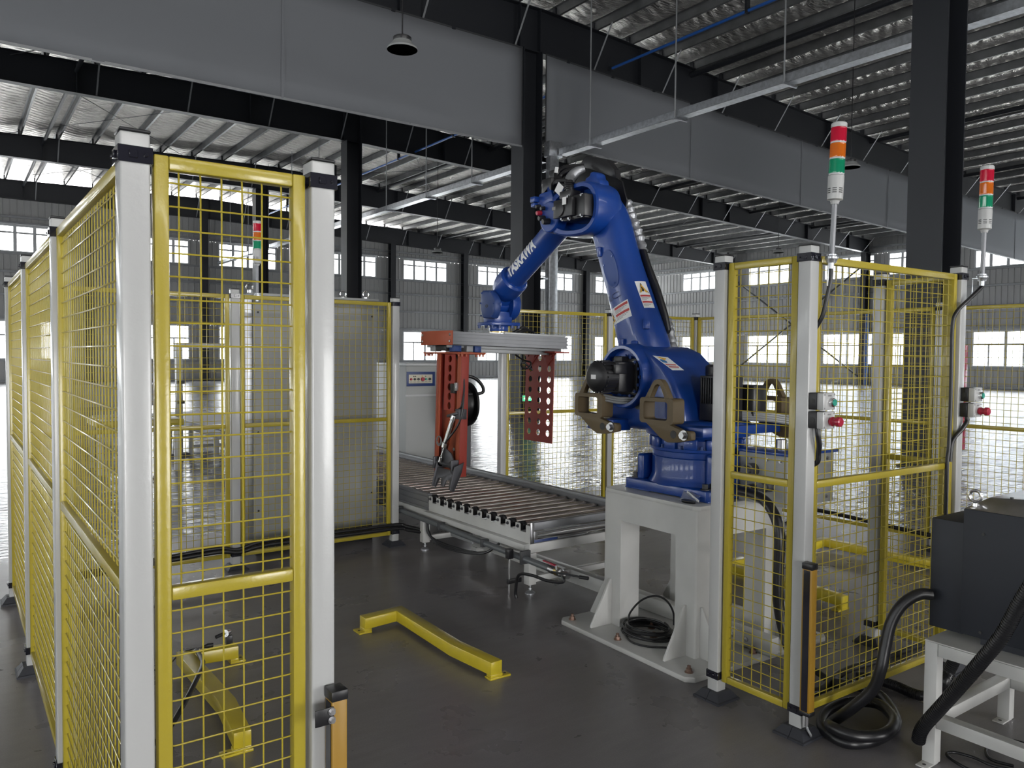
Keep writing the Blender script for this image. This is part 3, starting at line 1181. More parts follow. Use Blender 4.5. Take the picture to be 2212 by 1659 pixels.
def warning_label(corners, wide):
    q = [arm_fit(*c) for c in corners]
    lab = decal('warning_label', q, M['paper'], larm, .0012)
    def sub(nm, mt, rect=None, poly=None, off=.002):
        decal(nm, q, mt, larm, off, rect or (0, 0, 1, 1), 3, 3, poly)
    if wide:      # triangle at the left, two banners at the right
        sub('label_triangle', M['ink'], poly=[(.05, .90), (.40, .88), (.20, .16)])
        sub('label_triangle', M['label_orange'], poly=[(.085, .84), (.355, .82), (.205, .28)], off=.0026)
        sub('label_symbol', M['ink'], poly=[(.17, .74), (.27, .76), (.25, .60), (.21, .50), (.20, .60), (.15, .62)], off=.0032)
        for v in (.08, .50):
            sub('label_banner', M['label_red'], (.45, v, .96, v + .14))
            for k in range(3):
                sub('label_text', M['ink_grey'], (.46, v + .19 + .07 * k, .9 - .12 * k, v + .215 + .07 * k))
    else:
        sub('label_triangle', M['ink'], poly=[(.10, .46), (.96, .46), (.52, .07)])
        sub('label_triangle', M['label_orange'], poly=[(.20, .435), (.86, .435), (.525, .13)], off=.0026)
        sub('label_symbol', M['ink'], poly=[(.40, .40), (.62, .41), (.66, .33), (.52, .22), (.42, .24), (.48, .32)], off=.0032)
        for v in (.53, .75):
            sub('label_banner', M['label_red'], (.06, v, .96, v + .065))
            for k in range(3):
                sub('label_text', M['ink_grey'], (.08, v + .095 + .035 * k, .9 - .15 * k, v + .11 + .035 * k))


warning_label([(1317, 674), (1357, 648), (1366, 683), (1324, 704)], True)
warning_label([(1371, 609), (1394, 609), (1414, 665), (1391, 665)], False)
# round inspection cover
t0, h0 = arm_fit(1319, 578)
m = MB()
rg = lambda rr, o: [arm_point(t0 + rr * math.sin(2 * PI * k / 28) * .088, h0 + rr * math.cos(2 * PI * k / 28) * .34, o) for k in range(28)]
m.loft([rg(1, -.004), rg(1, .004), rg(.94, .005), rg(.9, .003), rg(.5, .003), rg(.1, .003)])
cov = wb(m, 'inspection_cover', M['blue_pale'], rob, larm, ang=60)
m = MB()
for k in (3, 12, 21):
    p = arm_point(t0 + .8 * math.sin(2 * PI * k / 28) * .088, h0 + .8 * math.cos(2 * PI * k / 28) * .34, .002)
    nn = (arm_point(t0, h0, .02) - arm_point(t0, h0, 0)).normalized()
    m.cyl(p, p + nn * .006, .006, 10)
wb(m, 'cover_screws', M['blue'], rob, larm)
# raised casting letters
cu = bpy.data.curves.new('casting_letters', 'FONT')
cu.body = 'RLC'
cu.size = 1
cu.extrude = .0
cu.offset = .012
to = bpy.data.objects.new('casting_letters', cu)
COL.objects.link(to)
bpy.context.view_layer.update()
tm = bpy.data.meshes.new_from_object(to)
bpy.data.objects.remove(to)
xs_ = [v.co.x for v in tm.vertices]
x_a, x_b = min(xs_), max(xs_)
cq_ = [arm_fit(*c) for c in ((1318, 655), (1341, 639), (1336, 628), (1314, 644))]
for v in tm.vertices:
    u_, w_ = (v.co.x - x_a) / (x_b - x_a), v.co.y / .73
    lo_ = [cq_[0][i] * (1 - u_) + cq_[1][i] * u_ for i in (0, 1)]
    hi_ = [cq_[3][i] * (1 - u_) + cq_[2][i] * u_ for i in (0, 1)]
    v.co = arm_point(lo_[0] * (1 - w_) + hi_[0] * w_, lo_[1] * (1 - w_) + hi_[1] * w_, .002) - rob.location
tm.materials.clear()
tm.materials.append(M['blue_letters'])
link('casting_letters', tm, larm)
# small cast lugs on the arm
for (x, y) in ((1297, 545), (1396, 700), (1345, 742), (1372, 748)):
    t_, h_ = arm_fit(x, y)
    p = arm_point(t_, h_, -.004)
    nn = (arm_point(t_, h_, .02) - arm_point(t_, h_, 0)).normalized()
    wb(MB().bar(p, p + nn * .022, .04, .06), 'cast_lug', M['blue'], rob, larm, bevel=.006)

# elbow casting
EY, EZ = 3.75, 2.462


def egg(k, x, dy=0.0, dz=0.0):
    out = []
    for i in range(40):
        a = 2 * PI * i / 40
        ry = .185 if math.cos(a) < 0 else .33
        c_, s_ = math.cos(a), math.sin(a)
        e = .84
        out.append((x, EY + dy + k * ry * math.copysign(abs(c_) ** e, c_), EZ + dz + k * .165 * math.copysign(abs(s_) ** e, s_)))
    return out


m = MB().loft([egg(.86, 3.40), egg(.95, 3.38), egg(1, 3.34), egg(1, 3.22), egg(.985, 3.19), egg(.93, 3.18), egg(.80, 3.18), egg(.78, 3.19), egg(.77, 3.29), egg(.7, 3.30), egg(.2, 3.30)])
elb = wb(m, 'elbow_casting', M['blue'], rob, ang=40)
m = MB().prism([px(x, y, X=3.26) for x, y in ((1297, 400), (1295, 388), (1290, 384), (1288, 374), (1281, 370), (1275, 371), (1272, 380), (1264, 384), (1263, 390), (1258, 402), (1262, 425), (1295, 425))], (.08, 0, 0))
wb(m, 'lifting_boss', M['blue'], rob, elb, bevel=.012)
# motor group set into the casting
m = MB().bx(3.30, 3.13, 3.63, 3.84, 2.385, 2.535)
mot = wb(m, 'arm_motor', M['black'], rob, bevel=.012, seg=2)
m = MB().bx(3.16, 3.09, 3.70, 3.88, 2.405, 2.515)
m.bx(3.19, 3.115, 3.61, 3.69, 2.395, 2.525)
m.cyl((3.14, 3.82, 2.455), (3.08, 3.82, 2.455), .048, 24)
for i in range(7):
    m.bx(3.118, 3.110, 3.70, 3.86, 2.410 + .016 * i, 2.416 + .016 * i)
o2 = wb(m, 'motor_cover', M['black'], rob, mot, bevel=.006)
m = MB().bx(3.21, 3.13, 3.76, 3.87, 2.53, 2.575)
m.cyl((3.17, 3.81, 2.57), (3.17, 3.83, 2.64), .028, 18)
for k in range(4):
    m.lathe((3.17, 3.82, 2.585 + .013 * k), (0, 0, 1), [(0, .028), (0, .034), (.006, .034), (.006, .028)], 18)
wb(m, 'cable_gland', M['black'], rob, mot, bevel=.003)
for y, z in ((3.645, 2.52), (3.645, 2.40), (3.76, 2.395), (3.77, 2.53), (3.83, 2.40)):
    wb(hexbolt(MB(), (3.125, y, z), (-1, 0, 0), .008, .014), 'motor_bolt', M['steel'], rob, mot)
wb(MB().bx(3.083, 3.079, 3.745, 3.78, 2.475, 2.52), 'rating_label', M['paper'], rob, mot)
wb(MB().bx(3.083, 3.079, 3.845, 3.88, 2.455, 2.475), 'rating_label', M['ink_grey'], rob, mot)
# connector disc on the forearm's rear
DC = px(1184, 468, X=3.16)
m = MB().lathe((3.24, DC.y, DC.z), (-1, 0, 0), [(0, 0), (0, .105), (.07, .10), (.075, .092), (.075, 0)], 36)
disc = wb(m, 'connector_disc', M['blue'], rob, bevel=.004, ang=30)
m = MB().prism([px(x, y, X=3.18) for x, y in ((1197, 440), (1194, 425), (1186, 398), (1176, 412), (1164, 420), (1160, 440), (1172, 452))], (.09, 0, 0))
wb(m, 'cast_rib', M['blue'], rob, disc, bevel=.008)
for (x, y, mt, rr, L) in ((1169, 460, 'red', .016, .035), (1176, 471, 'black', .017, .045), (1186, 478, 'black', .020, .05), (1167, 446, 'black', .013, .035), (1176, 450, 'black', .013, .03)):
    p = px(x, y, X=3.165)
    wb(MB().lathe(p, (-1, .1, -.15), [(0, 0), (0, rr), (L * .7, rr), (L, rr * .8), (L, 0)], 16), 'connector_cap', M[mt], rob, disc, ang=30)
p = px(1161, 432, X=3.18)
m = MB().bx(p.x - .04, p.x + .03, p.y - .02, p.y + .03, p.z - .018, p.z + .018)
wb(m, 'cable_bracket', M['blue'], rob, disc, bevel=.005)
p = px(1158, 444, X=3.18)
m = MB().bx(p.x - .03, p.x + .03, p.y - .02, p.y + .02, p.z - .013, p.z + .013)
wb(m, 'cable_bracket', M['blue'], rob, disc, bevel=.005)

# forearm
F0, F1 = Vector((3.42, 4.02, 2.56)), Vector((3.42, 4.80, 2.085))
fd = (F1 - F0).normalized()
FL = (F1 - F0).length
m = MB().lathe(F0, fd, [(-.06, 0), (-.06, .11), (.02, .112), (.16, .106), (.20, .092), (.24, .086), (FL, .080), (FL, 0)], 36)
fore = wb(m, 'forearm', M['blue'], rob, ang=32)
m = MB().lathe(F0, fd, [(FL - .075, 0), (FL - .075, .098), (FL - .06, .112), (FL + .03, .112), (FL + .06, .108), (FL + .075, .10), (FL + .10, .095), (FL + .105, .075), (FL + .16, .07), (FL + .16, 0)], 36)
col_ = wb(m, 'wrist_gear_housing', M['blue'], rob, ang=32)
m = MB()
for k in range(10):
    a = 2 * PI * k / 10
    u_ = fd.cross(Vector((1, 0, 0))).normalized()
    m.cyl(F0 + fd * (FL - .078) + (Vector((1, 0, 0)) * math.cos(a) + u_ * math.sin(a)) * .09, F0 + fd * (FL - .066) + (Vector((1, 0, 0)) * math.cos(a) + u_ * math.sin(a)) * .09, .007, 8)
wb(m, 'housing_bolts', M['blue_dark'], rob, col_)
# lettering wrapped round the tube
cu = bpy.data.curves.new('lettering', 'FONT')
cu.body = 'YASKAWA'
cu.size = .115
cu.offset = .0055
cu.space_character = 1.02
to = bpy.data.objects.new('lettering', cu)
COL.objects.link(to)
bpy.context.view_layer.update()
tm = bpy.data.meshes.new_from_object(to)
bpy.data.objects.remove(to)
bt = bmesh.new()
bt.from_mesh(tm)
bmesh.ops.triangulate(bt, faces=bt.faces)
bmesh.ops.subdivide_edges(bt, edges=[e for e in bt.edges if e.calc_length() > .012], cuts=2)
xs_ = [v.co.x for v in bt.verts]
wid = max(xs_) - min(xs_)
side = Vector((-1, 0, 0))
up_ = side.cross(fd)          # completes the frame across the tube
if up_.z < 0:
    up_ = -up_
A_C = R(10)                    # where round the tube the letters sit (0 faces -X, positive upwards)
END = FL - .10
for v in bt.verts:
    s_ = END - (v.co.x - min(xs_)) / wid * .375
    a = A_C + (v.co.y - .042) / .084
    rr = .0812 + (FL - s_) * .006 / (FL - .24) + .0022
    p = F0 + fd * s_ + (side * math.cos(a) + up_ * math.sin(a)) * rr
    v.co = p - rob.location
bt.to_mesh(tm)
bt.free()
tm.materials.clear()
tm.materials.append(M['paper'])
link('lettering', tm, fore)

# wrist
WY, WZ = 4.955, 1.935
q = [(px(x, y, X=3.28).y, px(x, y, X=3.28).z) for x, y in ((1064, 636), (1060, 627), (1042, 627), (1038, 632), (1037, 668), (1041, 687), (1063, 688), (1068, 674), (1069, 648))]
m = MB().prism([(3.28, y, z) for y, z in q], (.06, 0, 0))
wc = wb(m, 'wrist_cover', M['blue_dark'], rob, bevel=.014, seg=3)
m = MB()
for x, y in ((1041, 633), (1060, 631), (1040, 682), (1062, 683), (1066, 655), (1039, 655)):
    p = px(x, y, X=3.281)
    m.cyl(p, p + Vector((-.008, 0, 0)), .006, 8)
wb(m, 'cover_bolts', M['blue_dark'], rob, wc)
p = px(1051, 661, X=3.279)
wb(MB().frame([(p.x, p.y + .018 * math.cos(a * PI / 8), p.z + .012 * math.sin(a * PI / 8)) for a in range(16)], [(p.x, p.y + .010 * math.cos(a * PI / 8), p.z + .006 * math.sin(a * PI / 8)) for a in range(16)], (.003, 0, 0)), 'cast_mark', M['ink'], rob, wc)
m = MB().lathe((3.34, WY, WZ), (1, 0, 0), [(0, 0), (0, .085), (.05, .088), (.055, .072), (.13, .072), (.14, .118), (.19, .122), (.215, .11), (.22, 0)], 40)
wj = wb(m, 'wrist_joint', M['blue'], rob, ang=32)
m = MB().bar(F1 + fd * .10, (3.42, WY, WZ), .13, .13, up=(1, 0, 0))
wb(m, 'wrist_neck', M['blue'], rob, wj, bevel=.03, seg=3)
m = MB().bx(3.30, 3.56, 4.86, 5.06, 1.775, 1.80)
m.bx(3.34, 3.50, 4.885, 5.035, 1.80, 1.88)
m.lathe((3.43, 4.96, 0), (0, 0, -1), [(-1.775, 0), (-1.775, .075), (-1.732, .073), (-1.732, 0)], 32)
wb(m, 'wrist_flange', M['blue'], rob, wj, bevel=.004)
m = MB()
for x in (3.31, 3.375, 3.49, 3.55):
    for y in (4.87, 5.05):
        hexbolt(m, (x, y, 1.776), (0, 0, -1), .010, .02)
wb(m, 'flange_bolts', M['blue_dark'], rob, wj)
wb(MB().lathe((3.43, 4.96, 0), (0, 0, -1), [(-1.732, 0), (-1.732, .07), (-1.716, .07), (-1.716, 0)], 28), 'tool_flange', M['brass'], rob, ang=30)

# black covers and cables over the elbow
GXP = 3.46
q = [(1262, 362), (1300, 372), (1331, 384), (1344, 392), (1350, 420), (1354, 432), (1351, 456), (1344, 474), (1310, 440), (1270, 420), (1238, 402), (1250, 380)]
m = MB().prism([px(x, y, X=GXP) for x, y in q], (.012, 0, 0))
wb(m, 'cable_guard', M['black'], rob, bevel=.002)
q = [(1262, 361), (1255, 352), (1267, 336), (1309, 344), (1327, 366), (1331, 385), (1300, 373)]
P_ = [px(x, y, X=GXP - .06) for x, y in q]
m = MB().prism(P_, (.006, 0, 0))
hood = wb(m, 'guard_hood', M['black'], rob, bevel=.001)
m = MB()
for i in range(5):
    p0, p1 = P_[i], P_[i + 1]
    m.add([p0, p1, p1 + Vector((.045, 0, 0)), p0 + Vector((.045, 0, 0))], [(0, 1, 2, 3)])
wb(m, 'hood_rim', M['black'], rob, hood)
cabl = [[px(x, y, X=X_) for x, y, X_ in c_] for c_ in (
    ((1262, 358, 3.36), (1235, 359, 3.30), (1214, 364, 3.26), (1203, 378, 3.24), (1204, 392, 3.22), (1212, 402, 3.2)),
    ((1262, 361, 3.36), (1238, 365, 3.30), (1220, 371, 3.26), (1210, 382, 3.24), (1212, 394, 3.22), (1222, 398, 3.2)),
    ((1234, 398, 3.2), (1222, 391, 3.16), (1207, 391, 3.16), (1198, 396, 3.2), (1194, 410, 3.22)),
    ((1232, 404, 3.18), (1216, 398, 3.15), (1204, 404, 3.15), (1198, 416, 3.18)),
    ((1190, 376, 3.26), (1196, 384, 3.24), (1199, 400, 3.22)),
    ((1215, 368, 3.28), (1206, 376, 3.26), (1208, 388, 3.26), (1218, 385, 3.26), (1222, 375, 3.28)))]
for i, c_ in enumerate(cabl):
    wb(MB().tube(spline(c_, 6), .014 if i < 3 else .008, 8), 'cable', M['cable'], rob)
sp_ = spline([px(1262, 364, X=3.34), px(1246, 371, X=3.30), px(1233, 384, X=3.26), px(1230, 398, X=3.22), px(1226, 412, X=3.18)], 6)
m = MB().tube(sp_, [.022 + .012 * math.sin(PI * i / (len(sp_) - 1)) for i in range(len(sp_))], 14)
wb(m, 'silver_sleeve', M['silver_cloth'], rob)
p = px(1190, 400, X=3.22)
m = MB().bx(p.x - .04, p.x + .04, p.y - .05, p.y + .05, p.z - .06, p.z + .04)
p = px(1198, 385, X=3.26)
m.bx(p.x - .03, p.x + .03, p.y - .03, p.y + .03, p.z - .03, p.z + .05)
wb(m, 'cable_clamp_block', M['black'], rob, bevel=.01)
c0 = px(1208, 408, X=3.14)
m = MB().box(c0, (.005, .062, .062), Matrix.Rotation(R(38), 3, 'X'))
wb(m, 'paper_tag', M['paper'], rob)
wb(MB().box(px(1202, 367, X=3.14), (.005, .03, .035), Matrix.Rotation(R(15), 3, 'X')), 'paper_tag', M['paper'], rob)
# silver dress pack down the back of the lower arm and its black guard
back = lambda t, o: arm_point(t, R(-8), o)
pts = [px(1352, 436, X=3.50), px(1364, 470, X=3.52), px(1378, 510, X=3.54), px(1388, 545, X=3.55)]
pl = spline(pts, 8)
m = MB().tube(pl, [.034 + .006 * math.sin(i * 1.9) for i in range(len(pl))], 14)
wb(m, 'dress_pack', M['silver_cloth'], rob)
pts = [px(1440, 690, X=3.56), px(1446, 715, X=3.56), px(1452, 748, X=3.55), px(1455, 770, X=3.5)]
pl = spline(pts, 6)
wb(MB().tube(pl, [.03 + .004 * math.sin(i * 2.1) for i in range(len(pl))], 12), 'dress_pack', M['silver_cloth'], rob)
q = [(1379, 537), (1390, 537), (1402, 575), (1420, 620), (1438, 680), (1444, 712), (1440, 722), (1428, 716), (1416, 680), (1398, 620), (1384, 570)]
m = MB().prism([px(x, y, X=3.47) for x, y in q], (.03, 0, 0))
wb(m, 'dress_pack_guard', M['black'], rob, bevel=.01)
# forklift lugs, olive brown
def lug(y0, x0, sgn, mirror):
    """fork pocket with a lifting eye on a bolted arm; y0 near edge of the pocket, arm runs to -Y (or +Y)"""
    s = -1 if mirror else 1
    F = lambda y, z: (x0, y0 + s * y, z)
    o_ = None
    W = .24
    ou = [F(y, z) for y, z in rect_ring(W / 2, 1.265, W, .135, .018, 3)]
    inn = [F(y, z) for y, z in rect_ring(W / 2 + .006, 1.265, W - .07, .096, .014, 3)]
    m = MB().frame(ou, inn, (sgn * .085, 0, 0))
    p = wb(m, 'fork_pocket', M['bronze'], rob, ang=35)
    tri_o = [F(y, z) for y, z in ((.025, 1.328), (.07, 1.41), (.088, 1.428), (.115, 1.432), (.14, 1.424), (.155, 1.405), (.205, 1.328))]
    tri_i = [F(y, z) for y, z in ((.062, 1.334), (.092, 1.392), (.10, 1.402), (.114, 1.405), (.127, 1.40), (.135, 1.39), (.165, 1.334))]
    m = MB().frame(tri_o, tri_i, (sgn * .035, 0, 0))
    wb(m, 'lifting_eye', M['bronze'], rob, p, bevel=.004)
    arm = [F(y, z) for y, z in ((.20, 1.20), (.03, 1.20), (-.06, 1.175), (-.115, 1.175), (-.125, 1.165), (-.125, 1.13), (-.03, 1.11), (.04, 1.105), (.09, 1.125), (.17, 1.18))]
    m = MB().prism(arm, (sgn * .035, 0, 0))
    wb(m, 'lug_arm', M['bronze'], rob, p, bevel=.005)
    m = MB().cyl(Vector(F(-.005, 1.15)) + Vector((-sgn * .001, 0, 0)), Vector(F(-.005, 1.15)) + Vector((sgn * .001, 0, 0)), .021, 20)
    wb(m, 'lug_hole', M['ink'], rob, p)
    m = hexbolt(MB(), F(-.078, 1.152), (-sgn, 0, 0), .018, .024)
    wb(m, 'lug_bolt', M['steel'], rob, p)
lug(2.80, 3.03, 1, False)
lug(3.34, 3.03, 1, False)
lug(2.64, 3.80, -1, False)
lug(3.36, 3.80, -1, False)
# harness beside the shoulder
for dy, dz in ((0, 0), (.010, .014), (-.010, .012), (.0, -.014)):
    wb(MB().tube(spline([(3.18, 3.22 + dy, 1.30 + dz), (3.10, 3.28 + dy, 1.30 + dz), (3.05, 3.36 + dy, 1.315 + dz)], 4), .007, 8), 'harness', M['galv_dull'], rob)
wb(MB().cyl((3.187, 3.19, 1.30), (3.17, 3.19, 1.30), .05, 20), 'harness_port', M['black'], rob)
for k in range(4):
    wb(MB().tube(spline([(3.46, 2.74, 1.22 + .012 * k), (3.56, 2.60 + .008 * k, 1.215 + .012 * k), (3.68, 2.53 + .01 * k, 1.20 + .012 * k), (3.80, 2.53, 1.23 + .010 * k)], 5), .010, 8), 'harness', M['galv_dull'], rob)
wb(MB().cyl((3.68, 2.535, 1.215), (3.705, 2.535, 1.222), .034, 16), 'harness_clamp', M['black'], rob)
# casting label on the swivel
m = MB()
cq = [px(1410, 768, X=3.176), px(1443, 772, X=3.176), px(1478, 800, X=3.176), px(1453, 800, X=3.176)]
m.prism(cq, (-.001, 0, 0))
sl = wb(m, 'warning_label', M['paper'], rob)


def quad_print(q, name, mt, poly, off):
    P = [q[0].lerp(q[1], u).lerp(q[3].lerp(q[2], u), v) + Vector((-off, 0, 0)) for u, v in poly]
    wb(MB().prism(P, (-.0004, 0, 0)), name, mt, rob, sl)


quad_print(cq, 'label_triangle', M['label_orange'], [(.2, .05), (.8, .1), (.45, .3)], .0012)
quad_print(cq, 'label_disc', M['label_blue'], [(.3 + .22 * math.cos(k * PI / 6), .36 + .13 * math.sin(k * PI / 6)) for k in range(12)], .0013)
for v in (.55, .72):
    quad_print(cq, 'label_banner', M['label_red'], [(.1, v), (.9, v), (.9, v + .08), (.1, v + .08)], .0012)
    quad_print(cq, 'label_text', M['ink_grey'], [(.1, v + .11), (.8, v + .11), (.8, v + .135), (.1, v + .135)], .0012)

# ------------------------------------------------------------------ pallet gripper hung on the robot's tool flange
GX, GY, GZ = 3.43, 4.98, 1.716
grp = thing('pallet_gripper', 'aluminium beam gripper with orange jaw and perforated red jaw, hung from the robot wrist', 'robot gripper', (GX, GY, GZ))


def gb(m, name, mt, owner=None, **k):
    return wb(m, name, mt, grp, owner, **k)


def holes_plate(c0, eu, ev, nu, nv, cu_, cv, rr, th, k=24):
    """perforated plate: nu x nv cells of cu_ x cv with a round hole each; c0 corner, eu/ev unit vectors"""
    m = MB()
    c0, eu, ev = Vector(c0), Vector(eu), Vector(ev)
    off = eu.cross(ev) * th
    for i in range(nu):
        for j in range(nv):
            cc = c0 + eu * (cu_ * (i + .5)) + ev * (cv * (j + .5))
            O, I = [], []
            for q in range(k):
                a = 2 * PI * q / k
                ca, sa = math.cos(a), math.sin(a)
                s = 1 / max(abs(ca), abs(sa))
                O.append(cc + eu * (ca * s * cu_ / 2) + ev * (sa * s * cv / 2))
                I.append(cc + eu * ca * rr + ev * sa * rr)
            n = len(m.v)
            m.v += [tuple(p) for p in O + I + [p + off for p in O] + [p + off for p in I]]
            for q in range(k):
                w = (q + 1) % k
                m.f += [(n + q, n + k + q, n + k + w, n + w), (n + 2 * k + q, n + 2 * k + w, n + 3 * k + w, n + 3 * k + q), (n + k + q, n + 3 * k + q, n + 3 * k + w, n + k + w)]
    # outer rim
    a, b_, c_, d_2 = c0, c0 + eu * nu * cu_, c0 + eu * nu * cu_ + ev * nv * cv, c0 + ev * nv * cv
    for p, q in ((a, b_), (b_, c_), (c_, d_2), (d_2, a)):
        m.add([p, q, q + off, p + off], [(0, 1, 2, 3)])
    return m


BX0, BX1, BY0, BY1, BZ0, BZ1 = 2.925, 3.985, 4.80, 5.24, 1.615, 1.708
def slot_side(y, s):      # profile face with three T-slots
    out = []
    for z in (BZ1 - .022, (BZ0 + BZ1) / 2, BZ0 + .018):
        out += [(y, z + .005), (y + s * .009, z + .005), (y + s * .009, z - .005), (y, z - .005)]
    return out
pf = [(BY0, BZ1)] + slot_side(BY0, 1) + [(BY0, BZ0), (BY1, BZ0)] + slot_side(BY1, -1)[::-1] + [(BY1, BZ1)]
m = MB().prism([(BX0, y, z) for y, z in pf], (BX1 - BX0, 0, 0))
gb(m, 'beam', M['alu'])
m = MB().bx(BX0 - .012, BX0 - .001, BY0 - .004, BY1 + .004, BZ0 - .004, BZ1 + .006)
ep = gb(m, 'end_plate', M['orange'], bevel=.002)
m = MB()
for y in (BY0 + .022, BY1 - .022):
    for z in (BZ0 + .022, BZ1 - .022):
        m.lathe((BX0 - .012, y, z), (-1, 0, 0), [(0, .010), (.004, .010), (.007, .006), (.007, 0)], 12)
gb(m, 'cap_screws', M['steel'], ep)
m = MB().bx(3.25, 3.62, 4.82, 5.16, BZ1 + .001, BZ1 + .008)
gb(m, 'adapter_plate', M['galv'], bevel=.001)
gb(MB().bx(3.38, 3.97, 4.81, 4.86, BZ1 + .001, BZ1 + .014), 'top_strip', M['wall_light'], bevel=.001)
m = MB()
for y in (4.87, 5.15):
    m.bx(2.93, 3.98, y, y + .03, BZ0 - .022, BZ0 - .001)
m.bx(3.2, 3.93, 4.93, 5.05, BZ0 - .05, BZ0 - .001)
gb(m, 'guide_rails', M['galv_dull'], bevel=.002)
for i, (x, y) in enumerate(((2.99, 4.86), (3.09, 4.86), (3.16, 4.86), (2.99, 5.14), (3.16, 5.14))):
    gb(MB().bx(x - .028, x + .028, y - .03, y + .05, BZ0 - .05, BZ0 - .006), 'rail_carriage', M['galv_dull'] if i % 2 else M['blue_dark'], bevel=.003)
gb(MB().bx(2.945, 3.02, 4.93, 5.07, BZ0 - .045, BZ0 - .006), 'slide_cylinder', M['black'], bevel=.004)
# cables lying on the beam
for i, (a, e_) in enumerate(((.0, .035), (.03, .02), (.06, .012))):
    pts = spline([(3.55 + a, 4.95, BZ1 + .016), (3.62 + a, 4.92, BZ1 + .03 + e_), (3.70 + a, 4.95, BZ1 + .018 + e_), (3.76 + a * .5, 4.99, BZ1 + .012), (3.86, 4.95, BZ1 + .010)], 5)
    gb(MB().tube(pts, .008, 8), 'cable', M['cable'])
gb(MB().tube(spline([(3.62, 5.0, 1.56), (3.66, 4.95, 1.52), (3.70, 4.9, 1.50), (3.67, 4.9, 1.455), (3.63, 4.93, 1.47), (3.66, 4.94, 1.50), (3.72, 4.9, 1.44)], 5), .007, 8), 'cable', M['cable'])

# left jaw
JX = 3.075
TY0, TY1 = 4.84, 5.18
m = MB().bx(3.0, 3.21, 4.80, 5.36, BZ0 - .066, BZ0 - .052)
tp = gb(m, 'jaw_top_plate', M['orange'], bevel=.002)
m = MB()
for x in (3.015, 3.05, 3.165, 3.195):
    for y in (4.815, 4.86, 5.31, 5.345):
        hexbolt(m, (x, y, BZ0 - .066), (0, 0, -1), .008, .018)
gb(m, 'plate_bolts', M['orange'], tp)
ZB = .66
m = MB().bx(JX, JX + .010, TY0, TY1, ZB, BZ0 - .066)
jaw = gb(m, 'jaw_plate', M['orange'], bevel=.002)
m = MB().bx(JX - .052, JX + .01, TY0 - .010, TY0, ZB - .004, BZ0 - .066)
gb(m, 'jaw_flange', M['red_oxide'], jaw, bevel=.002)
m = MB().bx(JX - .052, JX + .01, TY1, TY1 + .010, ZB - .004, BZ0 - .066)
gb(m, 'jaw_flange', M['red_oxide'], jaw, bevel=.002)
gb(MB().bx(JX - .052, JX - .044, TY0, TY0 + .05, ZB, BZ0 - .066), 'jaw_lip', M['orange'], jaw, bevel=.002)
gb(MB().bx(JX - .052, JX - .044, TY1 - .05, TY1, ZB, BZ0 - .066), 'jaw_lip', M['orange'], jaw, bevel=.002)
m = holes_plate((JX - .035, 5.09, 1.13), (0, -1, 0), (0, 0, 1), 1, 6, .15, .0695, .026, .005)
gb(m, 'stiffener', M['red_oxide'], jaw)
for y in (4.94, 5.085):
    gb(MB().bx(JX - .035, JX, y - .0 , y + .006, 1.13, BZ0 - .07), 'stiffener_web', M['orange'], jaw, smooth=False)
gb(MB().bx(JX - .066, JX - .02, 4.90, 4.96, 1.26, 1.33), 'sensor', M['black'], jaw, bevel=.004)
gb(MB().bx(JX - .07, JX - .04, 4.87, 4.90, 1.28, 1.34), 'sensor_bracket', M['steel'], jaw, bevel=.002)
m = MB().lathe((JX - .002, 4.99, .84), (-1, 0, 0), [(0, 0), (0, .012), (.003, .012), (.003, 0)], 16)
gb(m, 'slot_hole', M['paper'], jaw)
# clamping cylinder, rod, shaft and fork
ca, cb = Vector((JX - .055, 4.905, 1.10)), Vector((JX - .085, 4.990, .86))
CL = (cb - ca).length
m = MB().lathe(ca, cb - ca, [(0, 0), (0, .026), (.01, .028), (.035, .028), (.04, .022), (CL - .04, .022), (CL - .035, .028), (CL, .028), (CL, .008), (CL + .08, .008), (CL + .08, .014), (CL + .12, .014), (CL + .12, 0)], 20)
cyl = gb(m, 'air_cylinder', M['chrome'], ang=30)
m = MB().bx(JX - .065, JX - .001, 4.825, 4.885, 1.075, 1.15)
m.bar((JX - .05, 4.845, 1.12), (JX - .06, 4.975, 1.09), .05, .02)
gb(m, 'cylinder_bracket', M['iron'], cyl, bevel=.004)
gb(MB().tube(spline([(JX - .06, 4.875, 1.14), (JX - .05, 4.825, 1.17), (JX - .03, 4.825, 1.3), (JX - .03, 4.855, 1.42), (JX - .03, 4.955, 1.55)], 6), .007, 8), 'air_hose', M['cable'], cyl)
gb(MB().tube(spline([(JX - .09, 4.985, .88), (JX - .10, 4.925, .92), (JX - .07, 4.845, 1.02), (JX - .05, 4.815, 1.12), (JX - .03, 4.825, 1.26)], 6), .007, 8), 'air_hose', M['cable'], cyl)
m = MB()
for k in range(2):
    m.tube(arc((JX - .095, 5.055, .90 + .005 * k), .035 - .006 * k, 0, 2 * PI * .95, 14, 'yz'), .0045, 6)
gb(m, 'coiled_lead', M['ink_grey'], cyl)
sz = .735
m = MB().cyl((JX - .075, 5.095, sz), (JX - .075, TY0 - .01, sz), .014, 16)
for y in (5.075, TY0 + .05):
    m.cyl((JX - .075, y - .02, sz), (JX - .075, y + .02, sz), .026, 18)
shaft = gb(m, 'clamp_shaft', M['iron'])
for y in (TY0 + .012, 5.105):
    gb(MB().bx(JX - .11, JX - .001, y - .011, y + .011, sz - .045, sz + .045), 'shaft_bearing', M['iron'], shaft, bevel=.006)
m = MB().prism([(JX - .08, y, z) for y, z in [(5.040, sz + .12), (4.975, sz + .115), (4.905, sz + .085), (4.865, sz + .03), (4.885, sz - .025), (5.025, sz - .02), (5.055, sz + .04)]], (.012, 0, 0))
gb(m, 'crank_plate', M['iron'], shaft, bevel=.003)
